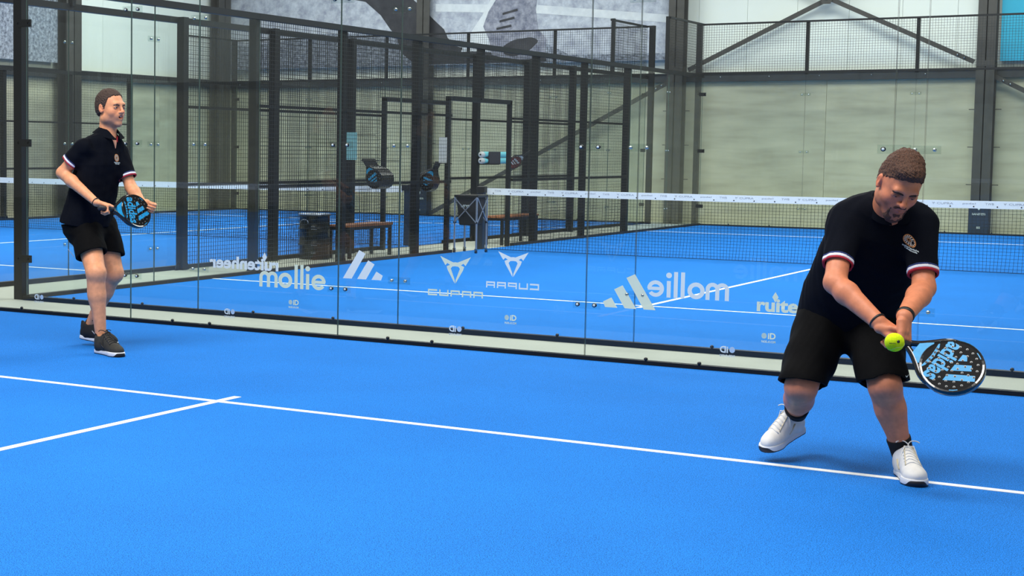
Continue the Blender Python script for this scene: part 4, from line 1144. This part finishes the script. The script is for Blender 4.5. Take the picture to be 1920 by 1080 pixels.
def polo(par, lo, hi, st, u, v, J, D, hem, neckc, neckax, neckr, seed, front, h=.004, kneck=.02):
    """torso loft plus two sleeves, openings cut at hem, cuffs and neck"""
    V = Vol(lo, hi, h); V.loft(st, u, v)
    F1 = folds(.0040, seed, .9, (1, 1, .6)); F2 = folds(.0022, seed + 7, 2.2, (1, 1, .8))
    cuffs = []
    for s in 'RL':
        sh, el = J['sh' + s], J['el' + s]; cu = lerp(sh, el, D['sleeve'][s]); r0, r1 = D['slr']
        V.cone(sh + D.get('shoff', 0), cu + (el - sh) * .02, r0, r1, .05); cuffs.append((s, sh, el, cu))
    for c, r_ in D.get('pads', []): V.ell(c, r_, None, .05)
    V.disp(lambda x, y, z: F1(x, y, z) + F2(x, y, z))
    for s, sh, el, cu in cuffs:
        ax = unit(el - sh); R_ = .085
        lo_, hi_ = np.minimum(cu, cu + ax * .10) - R_, np.maximum(cu, cu + ax * .10) + R_
        V.put(lo_, hi_, lambda x, y, z: np.maximum(-((x - cu[0]) * ax[0] + (y - cu[1]) * ax[1] + (z - cu[2]) * ax[2]), np.sqrt((x - cu[0] - ax[0] * .05) ** 2 + (y - cu[1] - ax[1] * .05) ** 2 + (z - cu[2] - ax[2] * .05) ** 2) - .098), 0, 's')
        V.cone(cu - ax * .05, cu + ax * .05, D['slr'][1] - .010, D['slr'][1] - .006, 0, 's')
    V.half(*hem)
    V.cone(neckc, np.array(neckc) + np.array(neckax) * .2, neckr, neckr * 1.25, .006, 's')
    b = V.build('polo_shirt', POLO, par)
    for s, sh, el, cu in cuffs:
        ax = unit(el - sh); r1 = D['slr'][1]
        for nm, M, t0, t1, e in (('cuff_blue_stripe', CUFFN, -.030, -.021, .0012), ('cuff_white_stripe', CUFFW, -.0215, -.008, .0020), ('cuff_red_stripe', CUFFR, -.0085, .0015, .0016)):
            V = Vol(cu - .10, cu + .10, .0025)
            V.cone(sh + D.get('shoff', 0), cu + (el - sh) * .02, D['slr'][0], r1, 0); V.disp(lambda x, y, z: F1(x, y, z) + F2(x, y, z) - e)
            V.put(cu - .12, cu + .12, lambda x, y, z: np.maximum(t0 - ((x - cu[0]) * ax[0] + (y - cu[1]) * ax[1] + (z - cu[2]) * ax[2]), ((x - cu[0]) * ax[0] + (y - cu[1]) * ax[1] + (z - cu[2]) * ax[2]) - t1), 0, 'i')
            V.cone(cu - ax * .09, cu + ax * .09, r1 - .008, r1 - .008, 0, 's')
            V.build(nm, M, b)
    return b
def shorts(par, lo, hi, st, u, v, J, D, seed, waist, h=.004):
    V = Vol(lo, hi, .0032); V.loft(st, u, v); F1 = folds(.0050, seed, .9, (1, 1, .5)); F2 = folds(.0008, seed + 3, 2.0, (1, 1, .5))
    for s in 'RL':
        hp, kn = J['hip' + s], J['kn' + s]; V.cone(hp, lerp(hp, kn, D['leg'][s] + .02), D['lr'][0], D['lr'][1], .04)
    V.disp(lambda x, y, z: F1(x, y, z) + F2(x, y, z))
    for s in 'RL':
        hp, kn = J['hip' + s], J['kn' + s]; ax = unit(kn - hp); cu = lerp(hp, kn, D['leg'][s]); hn = unit(np.array(D['hemn'][s], float))
        V.put(cu - .17, cu + .17, lambda x, y, z: np.maximum(-((x - cu[0]) * hn[0] + (y - cu[1]) * hn[1] + (z - cu[2]) * hn[2]), np.sqrt((x - cu[0] - ax[0] * .06) ** 2 + (y - cu[1] - ax[1] * .06) ** 2 + (z - cu[2] - ax[2] * .06) ** 2) - .15), .004, 's')
        V.cone(cu - ax * .08, cu + ax * .08, D['lr'][1] - .014, D['lr'][1] - .010, .004, 's')
    V.half(waist, (0, 0, 1))
    return V.build('shorts', SHORT, par)
def collar(par, c, ax, fr, r0, r1, hgt, gap, M=None, h=.0022, seed=1):
    """folded polo collar around the neck: c centre, ax up the neck, fr towards the chest opening"""
    c = np.array(c, float); ax = unit(ax); fr = unit(np.array(fr) - (np.array(fr) @ ax) * ax); sd = np.cross(ax, fr)
    V = Vol(c - .14, c + .14, h)
    def f(x, y, z):
        p = (x - c[0], y - c[1], z - c[2]); t = p[0] * ax[0] + p[1] * ax[1] + p[2] * ax[2]; a = p[0] * fr[0] + p[1] * fr[1] + p[2] * fr[2]; b = p[0] * sd[0] + p[1] * sd[1] + p[2] * sd[2]
        r_ = np.sqrt((a / 1.05) ** 2 + b * b); top = hgt * (.95 - .35 * np.clip(a / r1, 0, 1)); q = np.clip((top - t) / hgt, 0, 1.6)
        rad = r0 + (r1 - r0) * q; d = np.abs(r_ - rad) - .0042
        bottom = -hgt * (.25 + .55 * np.clip(a / r1, 0, 1)); d = np.maximum(d, t - top); d = np.maximum(d, bottom - t)
        wedge = gap * (.35 + np.clip((top - t) / hgt, 0, 2) * .0 + np.clip((t + hgt) / hgt, 0, 2) * .45) - np.abs(b)
        return np.where(a > 0, np.maximum(d, wedge), d)
    V.put(c - .14, c + .14, f); V.disp(folds(.001, seed, 2)); return V.build('collar', M or POLO, par)

def skin_attr(base, H, M3, sc, lipc, stub, extra=None, brow_shade=.38):
    base = np.array(base[:3]); o = H(0, 0, 0)
    def f(P):
        L = (P - o) @ np.array(M3).T / sc; c = np.tile(base, (len(P), 1)); x, y, z = L[:, 0], L[:, 1], L[:, 2]; near = (np.abs(L) < .16).all(1)
        def g(cx, cy, cz, sx, sy, sz): return np.exp(-(((x - cx) / sx) ** 2 + ((y - cy) / sy) ** 2 + ((z - cz) / sz) ** 2)) * near
        red = np.clip(g(.042, .06, -.03, .025, .04, .025) + g(-.042, .06, -.03, .025, .04, .025) + g(0, .11, -.025, .015, .02, .018) + g(.085, 0, 0, .015, .03, .04) + g(-.085, 0, 0, .015, .03, .04), 0, 1)[:, None]
        c = c * (1 - red * .45) + np.array([base[0] * 1.0, base[1] * .66, base[2] * .62]) * red * .45
        lip = np.clip(1.6 * (g(0, .092, -.0500, .021, .02, .0045) + g(0, .092, -.0630, .018, .02, .0055)), 0, 1)[:, None]
        c = c * (1 - lip * .7) + np.array(lipc[:3]) * lip * .7
        bm_ = (z < -.034) & (y > -.01) & near & (z > -.125)
        w = np.clip((-.034 - z) / .018, 0, 1) * np.clip((y + .01) / .03, 0, 1) * bm_; w = (w * (1 - lip[:, 0]))[:, None] * stub[0]
        c = c * (1 - w) + np.array(stub[1][:3]) * w
        eye = np.clip(g(.032, .085, .006, .020, .02, .010) + g(-.032, .085, .006, .020, .02, .010), 0, 1)[:, None]; c = c * (1 - eye * brow_shade)  # shade under the brows, painted into the skin tint
        if extra is not None: c = extra(P, c)
        return np.clip(c, 0, 1)
    return f
# ------------------------------------------------------------ left player
def A(**k): return {q: np.array(w, float) for q, w in k.items()}
BL = (-2.1, -1.55)
pl = person('person', BL, 'man in navy polo and black shorts standing ready at left, racket held across his waist')
JL = A(head=(.092, .030, 1.738), neck=(.070, .045, 1.549), shR=(-.085, -.100, 1.450), shL=(.140, .125, 1.425), elR=(-.243, -.060, 1.272), wrR=(.026, -.300, 1.070),
       elL=(.236, .050, 1.170), wrL=(.330, -.050, 1.060), hipR=(-.080, -.020, .880), hipL=(.030, .110, .870), knR=(.022, -.285, .575), anR=(.058, -.292, .125),
       knL=(.118, .010, .555), anL=(-.070, .175, .150))
phi = math.radians(44); fL = V3(math.sin(phi), -math.cos(phi), 0); sL = V3(math.cos(phi), math.sin(phi), 0)
DL = dict(arm=.048, fore=.043, wrist=.027, thigh=.098, knee=.067, calf=.061, ankle=.038, calfdirR=-fL, calfdirL=-fL + V3(0, 0, -.3), sleeve={'R': .62, 'L': .74}, slr=(.070, .067), pads=[(V3(.0, -.02, 1.492), (.085, .07, .055)), (V3(.10, .07, 1.480), (.07, .06, .05))], leg={'R': .60, 'L': .58}, lr=(.114, .112),
          hemn={'R': (.30, -.35, -.80), 'L': (-.05, -.25, -.95)})
hy = math.radians(50); eyL = unit((math.sin(hy), -math.cos(hy), -.02)); ezL = V3(0.03, 0, 1); exL = unit(np.cross(eyL, ezL)); exL = -exL; ezL = np.cross(exL, eyL)
if ezL[2] < 0: exL = -exL; ezL = np.cross(exL, eyL)
SCL = 1.13
HL = frame_pts(JL['head'], exL, eyL, ezL, SCL)
V = Vol((-.36, -.62, 0.02), (.52, .42, 1.93), .003)
V.loft([((-.06, .03, .86), .15, .11), ((-.03, .03, 1.1), .15, .11), ((.02, .03, 1.36), .16, .10), ((.045, .035, 1.47), .10, .07)], sL, fL)
V.cone(JL['neck'] + V3(0, 0, -.04), HL(0, -.02, -.06), .066, .060, .03); limbs(V, JL, DL)
V.cone(JL['anR'], JL['anR'] + V3(.02, -.02, -.05), .036, .03, .02); V.cone(JL['anL'], JL['anL'] + V3(.02, -.01, -.04), .036, .03, .02)
head(V, HL, SCL, exL, eyL, ezL, True, 'open')
# racket of the left player: axis from his right hand up to his left
rcL = V3(.285, -.165, 1.006); buttL = V3(.052, -.388, 1.038); axL = unit(rcL - buttL); nL = unit((-.10, -1, .34)); buttL = rcL - axL * .325
# right hand grips the handle
dR = unit((.92, -.16, -.30)); hand(V, JL['wrR'] + dR * .004, dR, V3(.05, -.25, -.95), -1, (66, 74, 40), 1.0, tdir=unit((.95, -.05, -.12)), thumb=(30, 8))
# left hand holds the far rim, fingers on the face
hand(V, JL['wrL'], V3(.88, .02, -.38), V3(-.05, -1, -.05), -1, (84, 62, 30), 1.0, tdir=unit((-.60, .45, -.40)), thumb=(30, 10), spread=3)
lip = rgb(170, 96, 86); bodyL = V.build('body', SKIN, pl, skin_attr(rgb(226, 156, 114), HL, (exL, eyL, ezL), SCL, lip, (.42, rgb(150, 112, 96))))
eyes_hair(pl, HL, SCL, exL, eyL, ezL, HAIR1, dict(y=[-.12, -.07, -.03, -.005, .014, .030, .055, .10], z=[-.062, -.052, -.034, -.014, .0, .058, .080, .086], temple=.35), .0026, .004, 4, side=.0795, bt=.75, gaze=(-.1, 1, -.05))
MB_local(MB().lathe(HL(0, .078, -.058), [(.004, -.004), (.014, 0), (.004, .004)], 14, eyL), 'mouth', MOUTHD, pl)
MB_local(MB().bar(HL(-.010, .0885, -.0530), HL(.010, .0885, -.0530), .004, .003), 'teeth', EYEW, pl)
stL = [((-.088, .03, .86), .196, .158), ((-.080, .03, .93), .196, .158), ((-.050, .03, 1.06), .184, .150), ((-.022, .03, 1.20), .184, .146), ((.006, .03, 1.33), .188, .138), ((.026, .032, 1.425), .168, .116), ((.048, .036, 1.500), .110, .088), ((.064, .042, 1.560), .070, .066)]
poL = polo(pl, (-.36, -.38, .80), (.40, .36, 1.62), stL, sL, fL, JL, DL, ((-.08, 0, .905), (-.10, .10, -1)), JL['neck'] + V3(.012, -.02, -.005), (.12, -.10, 1), .054, 11, fL)
V_ = collar(pl, JL['neck'] + V3(.002, -.004, .012), unit((.10, -.12, 1)), fL, .062, .100, .036, .040)
s_ = S2().poly([(-.012, 0), (.016, 0), (.012, -.085), (0, -.10), (-.008, -.085)]).mesh()
decal(S2().poly([(-.032, .0), (.030, .0), (.005, -.085), (0, -.09)]).mesh(), 'open_placket_skin', mat('skin_chest', rgb(212, 152, 122), .5), pl, poL, JL['neck'] + fL * .05 + V3(0, 0, -.012), sL, (0, 0, 1), .0012)
decal(S2().poly([(.024, .0), (.042, -.005), (.024, -.050), (.016, -.040)]).mesh(), 'red_inner_collar', CUFFR, pl, poL, JL['neck'] + fL * .05 + V3(0, 0, -.008), sL, (0, 0, 1), .004)
stsL = [((-.083, .03, .90), .185, .150), ((-.072, .03, .84), .182, .146), ((-.055, .03, .78), .160, .120)]
shL_ = shorts(pl, (-.40, -.42, .50), (.30, .34, 1.0), stsL, sL, fL, JL, DL, 21, (0, 0, .97))
decal(S2().poly([(0, 0), (.05, -.055), (.053, -.052), (.004, .003)]).mesh(), 'pale_stripe', TAPEP, shL_, shL_, V3(-.20, -.10, .73), (.84, -.3, 0), (0, 0, 1))
def emblem(par, tgt, o, ex, ey, k):
    GO = mat('emblem_gold', rgb(205, 132, 70), .6); WH = mat('emblem_cream', rgb(228, 214, 196), .6)
    s1 = S2().ring(0, 0, .030 * k, .0245 * k, 0, 2 * PI, 24); s1.ring(0, 0, .0085 * k, .0045 * k, 0, 2 * PI, 12)
    decal(s1.mesh(), 'emblem_ring', GO, par, tgt, o, ex, ey)
    s2 = S2()
    for i in range(14):
        t = 2 * PI * i / 14
        c_, s__ = math.cos(t), math.sin(t); w0, w1 = .0011 * k, .0030 * k
        s2.poly([(c_ * .0095 * k - s__ * w0, s__ * .0095 * k + c_ * w0), (c_ * .0095 * k + s__ * w0, s__ * .0095 * k - c_ * w0), (c_ * .0240 * k + s__ * w1, s__ * .0240 * k - c_ * w1), (c_ * .0240 * k - s__ * w1, s__ * .0240 * k + c_ * w1)])
    decal(s2.mesh(), 'emblem_spokes', WH, par, tgt, o, ex, ey, .0014)
    for j, w in enumerate(('Nederlandsche', 'Tafelronde')):
        me = text_mesh(w, .0112 * k, .03, 0); decal(me, 'writing', STICK, par, tgt, Vector([float(q) for q in o]) + Vector(ey).normalized() * (-.040 - .0100 * j) * k, ex, ey, .0014)
emblem(poL, poL, V3(.150, -.03, 1.382), unit(sL + V3(0, 0, -.05)), (0, 0, 1), .92)
# wristband
ax_ = unit(JL['wrR'] - JL['elR']); ring(pl, 'wristband', BANDM, JL['wrR'] - ax_ * .008, ax_, .0305, .0275, .012, .003, (0, 0, 1))
shoe(pl, 'shoe', (.026, -.262, .012), (.222, -.514, .012), (0, 0, 0), (SHK, SOLEW, SHK2, SHB, SHK2), lace_loop=1)
shoe(pl, 'shoe', (-.148, .190, .060), (.135, .095, .012), (0, 0, 0), (SHK2, SOLEW, SHK2, TAPEP, SHK2), lace_loop=1)
for an, q in ((JL['anR'], V3(.066, -.300, .075)), (JL['anL'], V3(-.082, .172, .105))):
    V = Vol(q - .09, q + .12, .003); d_ = unit(an - q); V.cone(q - d_ * .02, q + d_ * .070, .044, .0425); MBs = V.build('ankle_sock', SOCK, pl)
M4 = basis(pw(BL, buttL), pv(axL), pv(nL)); make_racket(M4, 'black and cyan racket held across the waist by the left player')

# ------------------------------------------------------------ right player
BR = (3.4, -2.95)
BROWR = mat('dark_brow_hair', rgb(46, 30, 24), .8)
pr = person('person', BR, 'bearded man in navy polo bending forward at right to meet the ball, white shoes')
JR = A(head=(.132, -.318, 1.330), neck=(.160, -.130, 1.205), shR=(-.020, -.090, 1.165), shL=(.300, -.140, 1.148), elR=(-.122, -.280, .892), wrR=(-.010, -.490, .745),
       elL=(.262, -.300, .874), wrL=(.094, -.520, .770), hipR=(-.010, .160, .690), hipL=(.190, .120, .690), knR=(-.198, -.105, .398), anR=(-.100, .248, .222), knL=(.140, -.215, .425), anL=(.256, -.150, .112))
phr = math.radians(-8); fR = V3(math.sin(phr), -math.cos(phr), 0); sR = V3(math.cos(phr), math.sin(phr), 0)
tlt = math.radians(28); spine = unit((.10, -.28, .53)); fRt = unit(fR - (fR @ spine) * spine); sRt = np.cross(spine, fRt); sRt = sRt if sRt[0] > 0 else -sRt
DR = dict(arm=.055, fore=.050, wrist=.034, thigh=.098, knee=.068, calf=.064, ankle=.042, calfdirR=(0, .2, -1), calfdirL=(0.1, 1, .3), sleeve={'R': .72, 'L': .80}, slr=(.080, .063), pads=[(V3(.06, -.085, 1.215), (.09, .07, .055)), (V3(.24, -.125, 1.205), (.085, .07, .055))], leg={'R': .94, 'L': .93}, lr=(.128, .106),
          hemn={'R': (-.15, -.25, -.95), 'L': (0, -.25, -.95)})
ehy = unit((-.09, -.80, -.60)); ehz = unit(np.array((.13, -.55, .80))); ehx = unit(np.cross(ehy, ehz)); ehx = ehx if ehx[0] > 0 else -ehx; ehz = np.cross(ehx, ehy); ehz = ehz if ehz[2] > 0 else -ehz
SCR = 1.13
HR = frame_pts(JR['head'], ehx, ehy, ehz, SCR)
V = Vol((-.36, -.70, .03), (.44, .40, 1.50), .0028)
V.loft([((.10, .14, .66), .17, .12), ((.12, .05, .85), .17, .12), ((.14, -.06, 1.05), .16, .10), ((.15, -.10, 1.14), .10, .08)], sRt, fRt)
V.cone(JR['neck'] + V3(0, .03, -.05), HR(0, -.030, -.050), .074, .070, .03); limbs(V, JR, DR)
V.cone(JR['anR'], JR['anR'] + V3(0, .006, -.045), .04, .034, .02); V.cone(JR['anL'], JR['anL'] + V3(.0, .0, -.03), .04, .036, .02)
head(V, HR, SCR, ehx, ehy, ehz, False, 'down')
V.ell(HR(0, .052, -.098), np.array((.040, .036, .026)) * SCR, np.array([ehx, ehy, ehz]), .02)
axR = unit((.262, -.205, -.160)); nR = unit((-.25, -1, .50)); rcR = V3(.219, -.720, .578); buttR = V3(.010, -.490, .704); axR = unit(rcR - buttR); buttR = rcR - axR * .325
gp_ = lambda t: buttR + axR * t
# two hands around the grip, one behind the other
pA = gp_(.030); dA = unit(pA + V3(-.030, -.028, .012) - JR['wrR'])
hand(V, JR['wrR'] + dA * .006, unit((.62, -.50, -.52)), V3(.30, .40, -.85), -1, (70, 75, 40), 1.10, tdir=unit((.80, -.40, .05)), thumb=(30, 12))
hand(V, JR['wrL'] + V3(-.002, -.006, -.006), unit((-.12, -.38, -.90)), V3(-.55, .75, -.2), -1, (62, 75, 40), 1.08, tdir=unit((-.10, -.42, -.88)), thumb=(30, 10))
bodyR = V.build('body', SKIN, pr, skin_attr(rgb(208, 130, 94), HR, (ehx, ehy, ehz), SCR, rgb(150, 84, 76), (.62, rgb(104, 70, 56)), brow_shade=.58))
eyes_hair(pr, HR, SCR, ehx, ehy, ehz, HAIR2, dict(y=[-.12, -.07, -.02, .02, .05, .075, .10], z=[-.05, -.03, .020, .045, .062, .072, .078], temple=1.1), .0028, .012, 9, side=.0745, bz=.0015, bt=1.0, browM=BROWR, gaze=(0, 1, -.25))
# goatee and moustache
BM = mat('beard', rgb(78, 50, 38), .85, noise=(420, .6, 6), bump=(350, .9, .004)); M3 = np.array([ehx, ehy, ehz])
V = Vol(HR(0, .05, -.07) - .12, HR(0, .05, -.07) + .12, .0024)
V.ell(HR(0, .064, -.100), np.array((.040, .031, .028)) * SCR, M3); V.ell(HR(0, .084, -.082), np.array((.018, .012, .011)) * SCR, M3, .008); V.ell(HR(0, .066, -.118), np.array((.026, .020, .018)) * SCR, M3, .012)
for s in (-1, 1):
    V.chain([HR(0, .0955, -.0425), HR(s * .016, .0915, -.0450), HR(s * .027, .083, -.0560), HR(s * .029, .078, -.072), HR(s * .024, .072, -.090)], [.0052, .0058, .0060, .0070, .012], .006)
V.disp(folds(.0012, 5, 9, (1, 1, 1))); V.build('beard', BM, pr)
stR = [((.090, .165, .60), .232, .165), ((.096, .150, .67), .232, .168), ((.104, .110, .78), .232, .172), ((.118, .050, .90), .220, .165), ((.134, -.015, 1.02), .215, .150), ((.142, -.070, 1.12), .195, .130), ((.150, -.105, 1.195), .140, .100), ((.158, -.120, 1.250), .082, .080)]
poR = polo(pr, (-.36, -.45, .55), (.48, .42, 1.32), stR, sRt, fRt, JR, DR, ((.09, .16, .650), (-.10, .15, -1)), JR['neck'] + V3(0, -.015, -.0), unit((0, -.45, 1)), .066, 31, fR)
collar(pr, JR['neck'] + V3(-.004, -.004, .022), unit((-.02, -.50, 1)), unit((-.02, -1, -.4)), .074, .098, .044, .026, seed=4)
stsR = [((.094, .155, .66), .212, .165), ((.092, .150, .60), .208, .155), ((.090, .13, .56), .165, .12)]
shR_ = shorts(pr, (-.42, -.42, .32), (.44, .46, .80), stsR, sR, fR, JR, DR, 41, (0, 0, .74))
emblem(poR, poR, V3(.222, -.20, 1.086), unit((.98, -.05, .0)), unit((-.05, -.35, 1)), .70)
decal(S2().poly([(-.014, .0), (-.008, -.006), (.014, .006), (-.007, -.001), (-.011, .004)]).mesh(), 'logo', STICK, shR_, shR_, V3(.222, -.15, .478), (1, 0, 0), (0, 0, 1), .002)
ax_ = unit(JR['wrR'] - JR['elR']); ring(pr, 'wristband', BANDM, JR['wrR'] - ax_ * .0, ax_, .0365, .0355, .010, .003, (0, 0, 1))
ax_ = unit(JR['wrL'] - JR['elL']); ring(pr, 'wristwatch', BANDM, JR['wrL'] - ax_ * .010, ax_, .0350, .0345, .020, .004, (0, 0, 1))
c1 = (SHW, SOLEW, SHW, SHC, SHB)
shoe(pr, 'shoe', (.266, -.118, .012), (.216, -.430, .012), (0, 0, 0), c1, lace_loop=1)
shoe(pr, 'shoe', (-.050, .298, .135), (-.285, .125, .056), (-.30, -.30, 0), c1, lace_loop=1)
for kn, an, t0, r0 in ((JR['knL'], JR['anL'], .77, .053), (JR['knR'], JR['anR'], .74, .057)):
    d_ = unit(an - kn); q0 = lerp(kn, an, t0); V = Vol(q0 - .16, q0 + .2, .003); V.cone(q0, an, r0, .049); V.cone(an, an + d_ * .05, .049, .044); V.disp(folds(.001, 8, 3)); V.half(q0, -d_); V.build('sock', SOCK, pr)
M4 = basis(pw(BR, buttR), pv(axR), pv(nR)); make_racket(M4, 'black and cyan racket swung low by the right player')

# ------------------------------------------------------------ ball
bl = thing('padel_ball', (4.003, -4.704, .809), 'bright yellow ball in the air in front of the right player', 'ball')
MBb = MB().lathe((4.003, -4.704, .809), [(.0325 * math.sin(t), -.0325 * math.cos(t)) for t in np.linspace(.02, PI - .02, 22)], 32)
fe = MBb.build('felt', mat('yellow_felt', rgb(208, 232, 30), .95, noise=(160, .12), bump=(500, .6, .002), spec=.1), bl)
cb = np.array((4.003, -4.704, .809)); vd = unit(CAM - cb)
q = []
for t in np.linspace(0, 2 * PI, 60, endpoint=False):
    x, y_ = math.cos(t), math.sin(t); q.append(cb + .0326 * unit(np.array((x, .55 * math.sin(2 * t) + y_ * .55, y_ * .8 - .3 * math.cos(2 * t)))))
q.append(q[0]); MB().tube(q, .0009, 5, cap=False).build('seam', mat('ball_seam', rgb(196, 214, 120), .8), bl)
e1 = unit(np.cross((0, 0, 1), vd)); e2 = np.cross(vd, e1); d0 = unit(vd + e1 * .42 + e2 * .10)
lg = MB(); lg.lathe(cb + d0 * .0322, [(.0052, 0), (.0052, .0007)], 14, d0); lg.build('logo', BLK, fe)
ln = MB()
for i in range(5):
    d1 = unit(vd + e1 * (-.55 + i * .15) - e2 * .12); ln.lathe(cb + d1 * .0322, [(.0016, 0), (.0016, .0006)], 6, d1)
tag(ln.build('writing', BLK, fe), kind='stuff')
